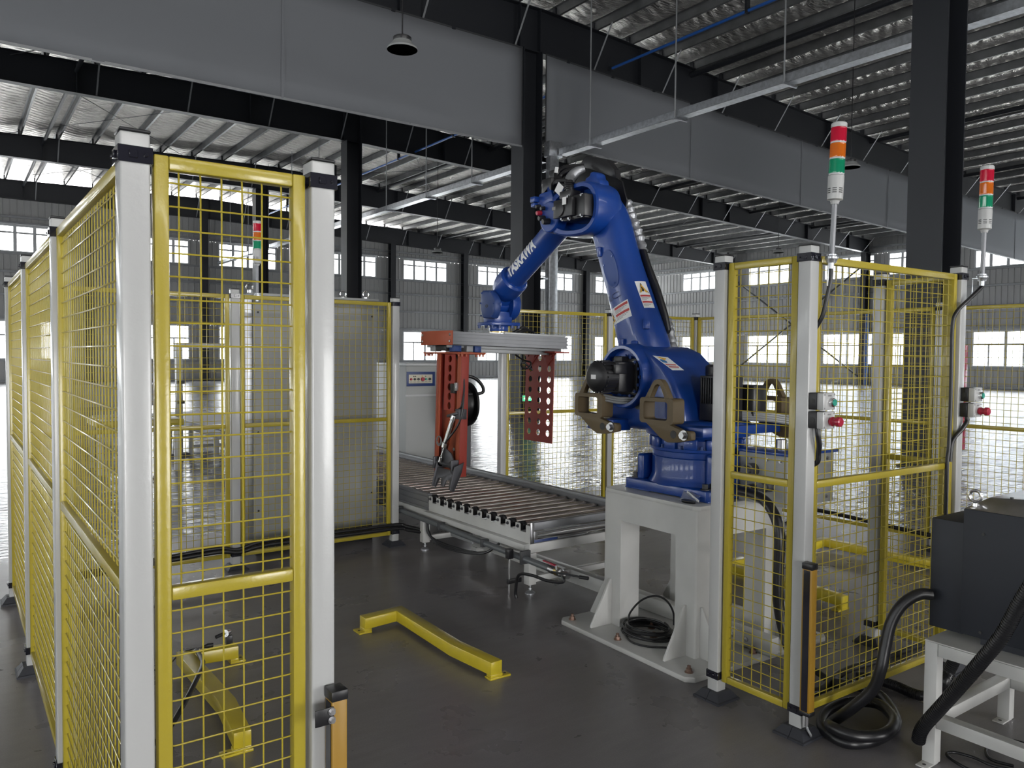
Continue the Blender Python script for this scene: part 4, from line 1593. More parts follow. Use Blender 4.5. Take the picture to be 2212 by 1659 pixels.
# fork: comb shaped front plate with two cheeks
yz = [(5.055, sz - .03), (5.055, sz - .15), (5.030, sz - .16), (5.015, sz - .105), (4.970, sz - .10), (4.955, sz - .15), (4.910, sz - .155), (4.895, sz - .105), (4.850, sz - .10), (4.835, sz - .165), (4.810, sz - .17), (4.805, sz - .03)]
m = MB().prism([(JX - .095 - .25 * (sz - z), y, z) for y, z in yz], (.008, 0, 0))
fk = gb(m, 'clamp_fork', M['iron'], bevel=.002)
for y in (5.055, 4.800):
    q = [(JX - .03, y, sz + .03), (JX - .11, y, sz + .0), (JX - .145, y, sz - .165), (JX - .11, y, sz - .18), (JX - .05, y, sz - .05)]
    gb(MB().prism(q, (0, .010, 0)), 'fork_cheek', M['iron'], fk, bevel=.002)

# right jaw: perforated plate
RX = 3.915
m = holes_plate((RX, 5.245, .895), (0, -1, 0), (0, 0, 1), 3, 8, .1235, .0862, .0265, .006)
m.bx(RX, RX - .006, 4.875, 5.245, .862, .895)
rj = gb(m, 'perforated_jaw', M['red_oxide'])
rj2 = gb(MB().bx(RX, RX - .006, 4.8745, 5.245, BZ0 - .03, BZ0 - .029), 'jaw_edge', M['red_oxide'], rj)
m = MB().bx(RX - .06, RX + .09, 4.80, 5.26, BZ0 - .034, BZ0 - .022)
gb(m, 'jaw_mount_plate', M['red_oxide'], rj, bevel=.002)
for y0, y1 in ((5.275, 5.06), (5.05, 4.84)):
    ym = (y0 + y1) / 2
    m = MB().prism([(RX - .012, y0, BZ0 - .03), (RX - .012, y1, BZ0 - .03), (RX - .012, ym, BZ0 - .135)], (.005, 0, 0))
    gt = gb(m, 'corner_gusset', M['red_oxide'], rj, bevel=.001)
    m = MB()
    for y in (ym - .045, ym + .045):
        m.cyl((RX - .012, y, BZ0 - .055), (RX - .018, y, BZ0 - .055), .011, 12)
    gb(m, 'gusset_bolts', M['red_oxide'], gt)
grp.rotation_euler.y = R(1.2)

# ------------------------------------------------------------------ roller conveyor
CX0, CX1, CY0, CY1 = 3.035, 3.93, 4.02, 8.4
PIT = .1152
con = thing('roller_conveyor', 'long roller conveyor with white legs running under the gripper', 'conveyor', ((CX0 + CX1) / 2, CY0, 0))
rm = MB().cyl((CX0 + .035, 0, 0), (CX1 - .02, 0, 0), .0245, 16)
rm.cyl((CX0 + .004, 0, 0), (CX1 + .004, 0, 0), .006, 8)
roller_mat = mat('worn_steel_roller', (.56, .50, .47), .24, .9, var=.25, vscale=7)
rs = MB(); rs.v = [(v[0] - (CX0 + CX1) / 2, v[1], v[2]) for v in rm.v]; rs.f = rm.f
rme = rs.mesh('roller', roller_mat)
bm2 = MB().lathe((CX0 + .022 - (CX0 + CX1) / 2, 0, 0), (1, 0, 0), [(0, 0), (0, .030), (.008, .032), (.016, .032), (.018, .024), (.024, .024), (.026, .031), (.032, .031), (.034, 0)], 20)
sprk = bm2.mesh('roller_sprocket', M['black'], ang=30)
nr = int((CY1 - CY0 - .1) / PIT)
for i in range(nr):
    y = .072 + PIT * (i + .5)
    q = link('roller', rme, con)
    q.location = (0, y, .430)
    q2 = link('roller_sprocket', sprk, q)
# comb plate on the near left side
m = MB()
z0, z1, zn = .335, .452, .402
pts = [(0.0, z0)]
y = 0
NT = 12
top = []
for i in range(NT):
    c_ = .072 + PIT * (i - .5) + .001
    a, b_ = c_ - .027, c_ + .027
    if i == 0:
        top += [(0, z1 - .006), (.006, z1), (b_ - .006, z1), (b_, z1 - .006)] if b_ > .02 else [(0, zn)]
    else:
        top += [(a, zn), (a, z1 - .006), (a + .006, z1), (b_ - .006, z1), (b_, z1 - .006)]
    if i < NT - 1:
        top += [(b_, zn)]
yl = top[-1][0]
poly = [(0, z0)] + top + [(yl, z0)]
cpl = wb(MB().prism([(CX0, CY0 + yy, zz) for yy, zz in poly], (.004, 0, 0)), 'comb_plate', M['white_paint'], con, bevel=.0008, seg=1)
m = MB()
for i in range(1, NT):
    c_ = CY0 + .072 + PIT * (i - .5)
    hexbolt(m, (CX0, c_, z1 - .022), (-1, 0, 0), .008, .012)
wb(m, 'axle_bolts', M['iron'], con, cpl)
wb(MB().bx(CX0 - .045, CX0 + .004, CY0, CY0 + yl, z0 - .004, z0), 'comb_flange', M['white_paint'], con, cpl, bevel=.001)
# aluminium side profiles
def side_profile(x, y0, y1, za, zb, s):
    p = [(x, za)]
    k = 3
    for i in range(k):
        zc = za + (zb - za) * (i + .5) / k
        p += [(x, zc - .006), (x + s * .008, zc - .006), (x + s * .008, zc + .006), (x, zc + .006)]
    p += [(x, zb), (x + s * .038, zb), (x + s * .038, za)]
    return MB().prism([(a, y0, z) for a, z in p], (0, y1 - y0, 0))
wb(side_profile(CX0, CY0 + yl + .012, CY1, .335, .462, 1), 'side_profile', M['alu'], con, bevel=.001, seg=1)
wb(side_profile(CX1 + .04, CY0 - .0, CY1, .365, .475, -1), 'side_profile', M['alu'], con, bevel=.001, seg=1)
wb(MB().bx(CX1 - .005, CX1 + .04, CY0, CY1, .475, .500), 'guide_strip', M['galv_dull'], con, bevel=.003)
# near end: cover plate, end roller, motor
wb(MB().bx(CX0 + .004, CX0 + .034, CY0 - .006, CY0 + .002, .335, .472), 'end_bracket', M['steel'], con, bevel=.002)
wb(MB().bx(CX0 + .034, CX1, CY0 - .0, CY0 + .035, .418, .468), 'end_cover', M['alu'], con, bevel=.003)
wb(MB().cyl((CX0 + .03, CY0 - .022, .388), (CX1, CY0 - .022, .388), .026, 20), 'end_roller', M['chrome'], con)
wb(MB().bx(CX0 + .05, CX0 + .25, CY0 + .02, CY0 + .16, .285, .355), 'drive_motor', M['navy'], con, bevel=.006)
m = MB().bx(CX0 + .26, CX0 + .50, CY0 + .03, CY0 + .05, .285, .350)
m.bx(CX0 + .26, CX0 + .50, CY0 - .0, CY0 + .05, .345, .350)
wb(m, 'drive_guard', M['galv_dull'], con, bevel=.002)
# frame: cross beams, long beams, legs with levelling feet
for y in (CY0 + .03, CY0 + 1.42, CY0 + 2.9, CY1 - .05):
    wb(MB().bx(CX0, CX1 + .02, y - .03, y + .03, .272, .332), 'cross_beam', M['white_paint'], con, bevel=.004)
    for x in (CX0 + .03, CX1):
        lg = wb(MB().bx(x - .03, x + .03, y - .028, y + .032, .062, .27), 'leg', M['white_paint'], con, bevel=.004)
        m = MB().cyl((x, y, .02), (x, y, .064), .007, 10)
        m.lathe((x, y, 0), (0, 0, 1), [(0, 0), (0, .034), (.008, .034), (.022, .012), (.022, 0)], 18)
        m.tube([(x, y, .03), (x, y, .038)], .012, 6)
        wb(m, 'levelling_foot', M['galv'], con, lg)
wb(MB().bx(CX0 + .0, CX0 + .05, CY0 + .06, CY1 - .1, .275, .330), 'long_beam', M['white_paint'], con, bevel=.003)
wb(MB().bx(CX1 - .05, CX1, CY0 + .06, CY1 - .1, .275, .330), 'long_beam', M['white_paint'], con, bevel=.003)
for y in (CY0 + .03, CY0 + 1.42):
    wb(MB().bx(CX0 + .06, CX1 - .03, y - .02, y + .02, .075, .115), 'stretcher', M['white_paint'], con, bevel=.003)
# hanging cable box and leads under the conveyor
m = MB().prism([(3.10, 5.16, .29), (3.10, 4.85, .29), (3.10, 4.80, .17), (3.10, 5.10, .17)], (.02, 0, 0))
hb = wb(m, 'hanging_plate', M['galv_dull'], con, bevel=.002)
m = MB()
for y in (4.86, 4.94, 4.98, 5.06):
    hexbolt(m, (3.10, y, .215), (-1, 0, 0), .008, .008)
wb(m, 'plate_bolts', M['steel'], con, hb)
for k in range(3):
    wb(MB().tube(spline([(3.04, 5.36, .27), (3.03, 5.33 - .01 * k, .16), (3.06, 5.22, .11 - .012 * k), (3.10, 4.95, .10 - .01 * k), (3.14, 4.70, .12), (3.2, 4.6, .20)], 6), .009, 8), 'hanging_cable', M['cable'], con)

# air pipe with its valve beside the conveyor
o = thing('air_pipe', 'grey air pipe along the conveyor with red-handled brass valve at its near end', 'pipe', (2.97, 4.6, .26))
ap, ae = Vector((2.995, 6.4, .29)), Vector((2.985, 3.72, .245))
wb(MB().tube([ap, ae], .021, 14), 'pipe', M['pipe_grey'], o)
for t in (.25, .5, .72):
    p = ap.lerp(ae, t)
    wb(MB().bx(p.x - .03, p.x + .03, p.y - .012, p.y + .012, p.z - .026, p.z + .028), 'pipe_clip', M['steel_grey'], o, bevel=.003)
m = MB().lathe(ae, (0, -1, -.02), [(-.02, 0), (-.02, .026), (.01, .026), (.02, .018), (.035, .018), (.04, .025), (.085, .025), (.09, .016), (.12, .016), (.125, .021), (.15, .021), (.15, 0)], 16)
wb(m, 'valve', M['steel'], o, ang=30)
wb(MB().lathe(ae, (0, -1, -.02), [(.036, 0), (.036, .0265), (.06, .0265), (.06, 0)], 12), 'valve_nut', M['brass'], o, ang=30)
wb(MB().bar((2.965, 3.66, .285), (2.965, 3.78, .292), .022, .007), 'valve_handle', M['red'], o, bevel=.002)
wb(MB().cyl((2.965, 3.66, .262), (2.965, 3.66, .288), .007, 10), 'valve_stem', M['steel'], o)
wb(MB().tube(spline([(2.98, 3.62, .24), (2.97, 3.6, .20), (2.93, 3.7, .19), (2.90, 3.82, .20), (2.90, 3.95, .17), (2.905, 3.99, .06), (2.91, 3.99, .012)], 6), .010, 8), 'hose', M['cable'], o)
wb(MB().cyl((2.93, 3.66, .255), (3.02, 3.46, .25), .006, 8), 'test_lead', M['cable'], o)
wb(MB().cyl((3.005, 3.49, .25), (3.03, 3.44, .25), .011, 12), 'lead_plug', M['black'], o)
wb(MB().bx(2.955, 3.03, 4.0, 4.02, .215, .30), 'pipe_bracket', M['steel_grey'], o, bevel=.002)

# sensor stand on the conveyor leg
o = thing('sensor_stand', 'thin steel rod with a black sensor head beside the near conveyor leg', 'sensor', (2.94, 4.11, 0))
wb(MB().cyl((2.94, 4.11, 0), (2.94, 4.11, .285), .007, 12), 'rod', M['chrome'], o)
wb(MB().bx(2.92, 2.96, 4.09, 4.13, .235, .30), 'sensor_head', M['black'], o, bevel=.004)
wb(MB().bx(2.925, 3.034, 4.10, 4.12, .07, .10), 'rod_clamp', M['black'], o, bevel=.003)

# long white beam on the pedestal's base plate
o = thing('floor_beam', 'long white steel beam with a row of bolts passing through the robot pedestal', 'beam', (3.42, 3.6, .0))
wb(MB().bx(3.385, 3.455, 2.44, 5.25, .028, .116), 'beam', M['white_paint'], o, bevel=.005)
m = MB()
for y in (2.78, 2.71, 2.675, 2.59):
    m.lathe((3.385, y, .072), (-1, 0, 0), [(0, 0), (0, .012), (.006, .012), (.010, .006), (.010, 0)], 14)
wb(m, 'end_bolts', M['steel'], o)
wb(MB().cyl((3.385, 2.86, .078), (3.36, 2.86, .078), .013, 14), 'rubber_stop', M['black'], o)
for y in (2.47, 5.2):
    wb(MB().bx(3.37, 3.47, y - .04, y + .04, .026, .028) if y < 3 else MB().bx(3.37, 3.47, y - .04, y + .04, 0, .028), 'shim', M['white_paint'], o)

# coil of black cable on the base plate
o = thing('cable_coil', 'loose coil of thin black cable lying between the pedestal legs', 'cable', (3.15, 2.80, .026))
random.seed(3)
CC = px(1400, 1362, Z=.05)
pts = []
T = 8
for i in range(T * 22):
    a = 2 * PI * i / 22
    k = i / 22
    rx = .150 + .018 * math.sin(k * 2.3) + .012 * math.sin(k * 5.1)
    pts.append((CC.x + rx * math.cos(a) * .72 + .006 * math.sin(k * 3), CC.y + rx * math.sin(a) * .92 + .008 * math.cos(k * 1.7), .032 + .0062 * k + .004 * math.sin(a * 2 + k)))
wb(MB().tube(pts, .0055, 7), 'coil', M['cable'], o)
up3 = [px(1357, 1342, X=2.99), px(1362, 1322, X=3.0), px(1385, 1297, X=3.02), px(1415, 1287, X=3.05), px(1440, 1298, X=3.07), px(1454, 1322, X=3.09), px(1456, 1350, X=3.10)]
wb(MB().tube(spline(up3, 8), .0055, 7), 'loop', M['cable'], o)
wb(MB().tube(spline([px(1345, 1362, Z=.032), px(1362, 1385, Z=.032), px(1395, 1396, Z=.032), px(1440, 1399, Z=.032)], 8), .0055, 7), 'loop', M['cable'], o)

# small things on the pedestal top
o = thing('plastic_bag', 'small clear plastic bag leaning on the robot base, on the pedestal', 'bag', (3.10, 2.73, .80))
bagm = mat('clear_plastic', (.75, .78, .82), .15, trans=.55, alpha=.5)
g = []
for j in range(7):
    for i in range(6):
        u, v = i / 5, j / 6
        g.append((3.085 + .055 * v + .006 * math.sin(5 * u + 3 * v), 2.80 - .11 * u + .02 * v, .803 + .045 * v * (1 - .2 * u) + .006 * math.sin(9 * u) * math.sin(5 * v)))
m = MB().add(g, [(j * 6 + i, j * 6 + i + 1, (j + 1) * 6 + i + 1, (j + 1) * 6 + i) for j in range(6) for i in range(5)])
wb(m, 'bag_film', bagm, o)
wb(MB().bar((3.135, 2.79, .845), (3.10, 2.68, .815), .003, .012), 'zip_strip', M['paper'], o)
o = thing('rubber_cap', 'flat black rubber cap lying on the pedestal edge beside the plastic bag', 'cap', (3.085, 2.735, .80))
m = MB().lathe((3.085, 2.735, .8005), (0, 0, 1), [(0, 0), (0, .028), (.004, .03), (.006, .026), (.009, .03), (.013, .03), (.015, .025), (.015, 0)], 20)
m.v = [(3.085 + (x - 3.085) * .75, 2.735 + (y - 2.735) * 1.5, z) for x, y, z in m.v]
wb(m, 'cap_body', M['black'], o, ang=30)

# ------------------------------------------------------------------ yellow pallet guides on the floor
def guide_mesh(sgn):
    """L-shaped guide: short arm, long arm, flared end. Local origin at the inner corner."""
    w = .07
    out = [(-.21, -.03), (-.005, -.005), (-.022, -.62), (.012, -.945), (.08, -.94), (.048, -.61), (.065, .065), (-.21, .045)]
    pts = [(sgn * x, y, 0) for x, y in out]
    bar = MB()
    lo, hi = .022, .085
    n = len(pts)
    quads = [(0, 1, 6, 7), (1, 2, 5, 6), (2, 3, 4, 5)]
    vs = [(x, y, z) for z in (lo, hi) for x, y, _ in pts]
    fs = []
    for q in quads:
        fs.append(tuple(reversed(q)))
        fs.append(tuple(i + n for i in q))
    fs += [(i, (i + 1) % n, n + (i + 1) % n, n + i) for i in range(n)]
    bar.add(vs, fs)
    bm = bar.mesh('guide_bar', M['yellow_bright'], bevel=.004)
    f1 = MB().bx(sgn * -.245, sgn * -.17, -.032, .055, 0, .010)
    f1.bx(sgn * -.21, sgn * -.17, -.03, .045, .008, .024)
    f2 = MB().bx(sgn * .005, sgn * .125, -.95, -.90, 0, .010)
    f2.bx(sgn * .012, sgn * .08, -.945, -.905, .008, .024)
    hole = MB()
    hole.cyl((sgn * .105, -.925, .0102), (sgn * .105, -.925, .0108), .007, 12)
    hole.cyl((sgn * -.23, .01, .0102), (sgn * -.23, .01, .0108), .007, 12)
    return bm, f1.mesh('foot_plate', M['yellow_bright'], bevel=.002), f2.mesh('foot_plate', M['yellow_bright'], bevel=.002), hole.mesh('bolt_hole', M['ink'])


def guide(x, y, sgn, label, rz=0):
    t = thing('pallet_guide', label, 'floor guide', (x, y, 0), rz, 'yellow pallet guides on the floor')
    for me in GM[sgn]:
        link(me.name.split('.')[0], me, t)
    return t


GM = {1: guide_mesh(1), -1: guide_mesh(-1)}
guide(2.072, 4.0, 1, 'bright yellow bent steel guide on the open dark floor before the conveyor')
guide(.955, 3.98, -1, 'bright yellow bent steel guide seen through the nearest narrow mesh panel')
guide(4.52, 3.64, -1, 'yellow bent steel guide seen behind the tall post with button boxes')
guide(5.76, 3.66, 1, 'yellow bent steel guide on the floor toward the far right fence', R(2))
o = thing('reflex_sensor', 'small black and chrome sensor clamped on the yellow guide behind the mesh', 'sensor', (1.13, 3.99, .086))
wb(MB().bx(1.115, 1.145, 3.98, 4.0, .0865, .135), 'sensor_body', M['black'], o, bevel=.003)
wb(MB().lathe((1.12, 3.99, .15), (-.6, -.6, .1), [(-.02, 0), (-.02, .012), (.0, .012), (.005, .018), (.018, .018), (.018, 0)], 14), 'sensor_head', M['chrome'], o, ang=30)
wb(MB().cyl((1.10, 3.985, .15), (1.06, 3.97, .145), .009, 10), 'plug', M['black'], o)
o = thing('cable_plug', 'small black plug with thin lead lying on the yellow guide behind the mesh', 'plug', (1.04, 4.0, .086))
wb(MB().tube([(1.055, 4.0, .0985), (1.03, 4.005, .0985), (1.01, 4.01, .094)], [.010, .012, .006], 10), 'plug_body', M['black'], o)
wb(MB().tube(spline([(1.01, 4.01, .092), (.96, 4.02, .0905), (.90, 4.04, .07), (.84, 4.06, .012), (.70, 4.1, .008)], 5), .004, 6), 'lead', M['cable'], o)
o = thing('floor_hose', 'black hose looping over the yellow guide behind the nearest mesh panel', 'hose', (.8, 3.5, 0))
wb(MB().tube(spline([(.955, 3.80, .10), (.93, 3.72, .105), (.88, 3.60, .11), (.80, 3.45, .09), (.70, 3.32, .04), (.60, 3.25, .014), (.48, 3.2, .012)], 7), .011, 10), 'hose', M['cable'], o)
wb(MB().tube(spline([(.955, 3.80, .10), (.965, 3.90, .097), (.97, 3.98, .097)], 5), .011, 10), 'hose', M['cable'], o)

# ------------------------------------------------------------------ signal towers
def tower(x, y, z0, post_xy, label, kind=None):
    t = thing('signal_tower', label, 'signal light', (x, y, z0), 0, 'red amber green signal towers')
    o = Vector((0, 0, 0))
    Z = (0, 0, 1)
    MB().cyl((0, 0, 0), (0, 0, .225), .0105, 18).build('pole', M['alu'], t)
    MB().lathe(o, Z, [(.222, 0), (.222, .014), (.235, .018), (.240, .030), (.330, .031), (.334, .0305), (.334, 0)], 28).build('base_unit', M['white'], t, ang=30)
    m = MB()
    for k in range(3):
        for a0 in (2.6, 3.4, 4.2):
            for j in range(4):
                a = a0 + j * .13
                m.box((.0312 * math.cos(a), .0312 * math.sin(a), .265 + .008 * k), (.0015, .0036, .003), Matrix.Rotation(a, 3, 'Z'))
    m.build('sounder_slots', M['ink'], t)
    z = .336
    for n, mt in (('green_lens', 'lens_green'), ('amber_lens', 'lens_amber'), ('red_lens', 'lens_red')):
        MB().lathe((0, 0, z), Z, [(0, 0), (0, .029), (.006, .029), (.006, 0)], 28).build('clear_ring', M['wall_light'], t, ang=30)
        pr = [(.006, 0), (.006, .0295)]
        for k in range(11):
            q = .008 + .0048 * k
            pr += [(q, .0304), (q + .0024, .0296)]
        pr += [(.062, .0295), (.062, 0)]
        MB().lathe((0, 0, z), Z, pr, 28).build(n, M[mt], t, ang=60)
        z += .0625
    MB().lathe((0, 0, z), Z, [(0, 0), (0, .030), (.006, .0305), (.016, .030), (.020, .026), (.020, 0)], 28).build('top_cap', M['white'], t, ang=30)
    # bracket to the post
    px_, py_ = post_xy[0] - x, post_xy[1] - y
    d = Vector((px_, py_, 0))
    d = d - d.normalized() * .030
    m = MB().lathe(o, Z, [(-.012, 0), (-.012, .018), (.0, .022), (.004, .026), (.012, .026), (.016, .02), (.022, .02), (.022, 0)], 16)
    m.build('pole_clamp', M['galv'], t, ang=30)
    m = MB().bar((0, 0, .0), d, .026, .004)
    bk = m.build('bracket', M['galv'], t)
    e = d + d.normalized() * -.002
    m = MB().bar(e + Vector((0, 0, -.005)), e + Vector((0, 0, -.105)), .026, .004, up=d)
    m.build('bracket_leg', M['galv'], t, bevel=.001)
    m = MB()
    for zz in (-.035, -.08):
        hexbolt(m, e + Vector((0, 0, zz)) - d.normalized() * .002, -d, .007, .014)
    m.build('bracket_bolts', M['black'], t)
    MB().lathe(o, (0, 0, -1), [(.010, 0), (.010, .012), (.035, .011), (.035, 0)], 14).build('cable_gland', M['galv'], t, ang=30)
    return t


tw = tower(2.885, 1.832, 1.943, (2.858, 1.865), 'red, amber and green signal tower on the post right of the robot pedestal')
tw.rotation_euler = Matrix.Rotation(R(2.0), 3, Vector((.58, .81, 0))).to_euler()
tw = tower(4.10, 1.795, 1.943, (4.07, 1.86), 'rightmost red, amber and green signal tower, beside the large black column')
tw.rotation_euler = Matrix.Rotation(R(1.0), 3, Vector((.58, .81, 0))).to_euler()
tower(1.83, 5.72, 1.96, (1.69, 5.70), 'small distant signal tower seen through the nearest narrow mesh panel above the pale cabinet')


def hose(name, label, pts, r, mt='cable', n=10, k=8, cat='cable', ribs=False, loc=None):
    p = spline(pts, k)
    o = thing(name, label, cat, loc or p[-1])
    wb(MB().tube(p, r, n), 'sheath', M[mt], o)
    if ribs:
        m = MB()
        acc = 0
        L = 0
        for i in range(1, len(p)):
            d = p[i] - p[i - 1]
            L += d.length
            while acc < L:
                t = 1 - (L - acc) / d.length
                c_ = p[i - 1] + d * t
                m.cyl(c_ - d.normalized() * .0022, c_ + d.normalized() * .0022, r * 1.10, n)
                acc += .009
        q = wb(m, 'corrugation', M[mt], o, smooth=True)
        q['kind'] = 'stuff'
    return o


hose('signal_cable', 'short black cable hanging from the signal tower beside the robot pedestal post', [(2.884, 1.832, 1.912), (2.884, 1.832, 1.87), (2.878, 1.842, 1.80), (2.872, 1.858, 1.72), (2.868, 1.888, 1.66), (2.868, 1.905, 1.58)], .0085)
hose('signal_cable', 'black cable from the rightmost signal tower running down inside the wide mesh panel', [px(2125, 611, Y=1.797), px(2119, 622, Y=1.803), px(2095, 645, Y=1.82), px(2068, 672, Y=1.845), px(2058, 700, Y=1.858), px(2056, 760, Y=1.86), px(2054, 860, Y=1.86), px(2050, 960, Y=1.86), px(2046, 1000, Y=1.86), px(2043, 1110, Y=1.86), px(2040, 1200, Y=1.86), px(2036, 1300, Y=1.86)], .0095)

# ------------------------------------------------------------------ push-button boxes
def button_box(x, y, z, stop, label):
    """black back, white cover facing -Y; (x, y, z) = centre of the rear face"""
    t = thing('button_box', label, 'button box', (x, y, z), 0, 'push-button boxes on the posts')
    MB().bx(-.042, .040, -.036, 0, -.034, .034).build('back_box', M['black'], t, bevel=.004)
    MB().bx(-.042, .040, -.066, -.0365, -.034, .034).build('cover', M['white'], t, bevel=.004)
    m = MB()
    for a in (-.034, .032):
        for c in (-.027, .027):
            m.cyl((a, -.0655, c), (a, -.067, c), .0035, 8)
    m.build('cover_screws', M['ink_grey'], t)
    MB().cyl((-.0425, -.018, 0), (-.0435, -.018, 0), .011, 14).build('knockout', M['ink'], t)
    m = MB()
    m.bx(-.012, .012, -.0665, -.066, .020, .026)
    m.build('name_strip', M['ink_grey'], t)
    if stop:
        b_ = MB().lathe((.006, -.066, -.004), (0, -1, 0), [(0, 0), (0, .013), (.016, .013), (.016, 0)], 20).build('button_stem', M['red'], t, ang=30)
        MB().lathe((.006, -.082, -.004), (0, -1, 0), [(-.012, 0), (-.012, .017), (-.003, .019), (-.003, .015), (.012, .015), (.016, .020), (.030, .019), (.034, .014), (.034, 0)], 24).build('mushroom_button', M['red'], t, ang=30)
    else:
        MB().lathe((.012, -.066, -.004), (0, -1, 0), [(0, 0), (0, .019), (.010, .018), (.014, .015), (.014, 0)], 24).build('bezel', M['chrome'], t, ang=30)
        MB().lathe((.012, -.079, -.004), (0, -1, 0), [(0, 0), (0, .0135), (.004, .0130), (.004, 0)], 20).build('green_button', M['green'], t, ang=30)
    return t


button_box(2.842, 1.864, 1.378, False, 'white and black box with green button, on the post nearest the robot pedestal')
button_box(2.842, 1.864, 1.303, True, 'white and black box with red emergency stop, on the post nearest the robot pedestal')
button_box(4.075, 1.849, 1.378, False, 'white and black box with green button, on the post of the rightmost signal tower')
button_box(4.070, 1.849, 1.303, True, 'white and black box with red emergency stop, on the post of the rightmost signal tower')
hose('button_cable', 'short black cable hanging below the red stop button near the robot pedestal', [(2.835, 1.845, 1.268), (2.836, 1.842, 1.24), (2.85, 1.845, 1.20), (2.862, 1.855, 1.165), (2.868, 1.862, 1.13), (2.872, 1.89, 1.11)], .0105)
hose('button_cable', 'black cable curving from the rightmost red stop button into the mesh panel', [(4.062, 1.83, 1.268), (4.06, 1.828, 1.245), (4.03, 1.835, 1.21), (3.99, 1.85, 1.17), (3.975, 1.858, 1.13), (3.968, 1.860, 1.05)], .0105)

# ------------------------------------------------------------------ light curtains
def light_curtain(x, y, label, H=.60):
    t = thing('light_curtain', label, 'light curtain', (x, y, .128), 0, 'amber light curtain bars')
    MB().bx(-.019, .019, -.022, .022, 0, H + .005).build('housing', M['amber'], t, bevel=.003)
    MB().bx(-.0205, -.0185, -.014, .014, .005, H).build('lens_strip', M['black_gloss'], t)
    MB().bx(.0185, .0205, -.004, .004, .005, H).build('side_groove', M['ink'], t)
    m = MB().bx(-.021, .021, -.024, .024, H + .003, H + .028)
    m.build('end_cap', M['black'], t, bevel=.003)
    MB().bx(-.021, .021, -.024, .024, -.014, .003).build('end_cap', M['black'], t, bevel=.003)
    MB().cyl((0, 0, -.014), (0, 0, -.06), .007, 12).build('connector', M['steel'], t)
    MB().tube(spline([(0, 0, -.058), (.002, -.006, -.075), (.012, -.012, -.095), (.03, .0, -.11), (.06, .02, -.116)], 5), .005, 8).build('lead', M['galv_dull'], t)
    return t


light_curtain(2.792, 1.836, 'amber light curtain bar with black strip, on the tall post near the coiled hose', .575)
c_ = light_curtain(.742, 1.742, 'amber light curtain bar at the bottom edge, on the post of the left entry', .60)
MB().bx(-.062, -.016, -.0255, -.0225, .555, .595).build('mounting_bracket', M['black'], c_, bevel=.001)
m = MB()
for zz in (.565, .585):
    hexbolt(m, (-.022, -.0255, zz), (0, -1, 0), .006, .010)
m.build('bracket_bolts', M['steel'], c_)
MB().bx(-.014, .0, .018, .03, .05, .09).build('lower_bracket', M['black'], c_)

# ------------------------------------------------------------------ steel table with the charcoal cabinet, right edge
TX0, TX1, TYa, TYb, TZ = 3.03, 3.72, .60, 1.495, .478
t = thing('equipment_table', 'white welded steel table under the charcoal cabinet at the right edge', 'table', (TX0, TYb, 0))
wb(MB().bx(TX0, TX1, TYa, TYb, TZ - .006, TZ), 'table_top', M['white_paint'], t, bevel=.002)
for x in (TX0 + .025, TX1 - .025):
    for y in (TYa + .025, TYb - .025):
        lg = wb(MB().bx(x - .024, x + .024, y - .024, y + .024, .004, TZ - .006), 'leg', M['white_paint'], t, bevel=.003)
        s = -1
        wb(MB().bx(x - .075 if x < 3.3 else x - .075, x + .01, y - .022, y + .022, 0, .006), 'foot_tab', M['white_paint'], t, lg, bevel=.002)
        wb(MB().cyl((x - .052, y, .006), (x - .052, y, .0066), .007, 12), 'bolt_hole', M['ink'], t, lg)
for z in (TZ - .031, .170):
    for x in (TX0 + .025, TX1 - .025):
        wb(MB().bx(x - .0235, x + .0235, TYa + .05, TYb - .05, z - .024, z + .024), 'side_rail', M['white_paint'], t, bevel=.003)
    for y in (TYa + .025, TYb - .025):
        wb(MB().bx(TX0 + .05, TX1 - .05, y - .0235, y + .0235, z - .024, z + .024), 'cross_rail', M['white_paint'], t, bevel=.003)

t = thing('transformer_cabinet', 'charcoal sheet steel cabinet with lifting eye, standing on the white table', 'cabinet', (3.35, 1.0, TZ))
wb(MB().bx(3.10, 3.60, .70, 1.425, TZ + .028, .985), 'body', M['charcoal'], t, bevel=.004)
wb(MB().bx(3.12, 3.58, .74, 1.36, TZ, TZ + .03), 'base_frame', M['charcoal'], t)
m = MB().loft([[(3.10, .70, .985), (3.60, .70, .985), (3.60, 1.425, .985), (3.10, 1.425, .985)], [(3.16, .78, 1.03), (3.56, .78, 1.03), (3.56, 1.36, 1.03), (3.16, 1.36, 1.03)]])
wb(m, 'lid', M['steel'], t, bevel=.002)
ex, ey = 3.125, 1.395
m = MB().lathe((ex, ey, .986), (0, 0, 1), [(0, 0), (0, .021), (.006, .021), (.010, .013), (.022, .012), (.022, 0)], 18)
m.tube(arc((ex, ey, 1.034), .021, 0, 2 * PI, 24, 'yz')[:-1], .0062, 8, close=True)
wb(m, 'lifting_eye', M['chrome'], t)
m = MB()
for y, z in ((1.352, .90), (1.352, .53), (1.30, 1.0)):
    m.cyl((3.1005, y, z), (3.096, y, z), .006, 10) if z < .95 else m.cyl((3.2, y, 1.03), (3.2, y, 1.036), .006, 10)
wb(m, 'screw_holes', M['ink'], t)
wb(MB().tube(spline([(3.30, 1.27, 1.032), (3.29, 1.25, 1.06), (3.29, 1.20, 1.075), (3.30, 1.15, 1.06), (3.31, 1.13, 1.032)], 5), .011, 10), 'handle', M['rubber'], t)
wb(MB().bx(3.125, 3.56, 1.4255, 1.555, .495, .925), 'side_box', M['charcoal'], t, bevel=.004)
t.location.x += .024
t.location.y -= .016
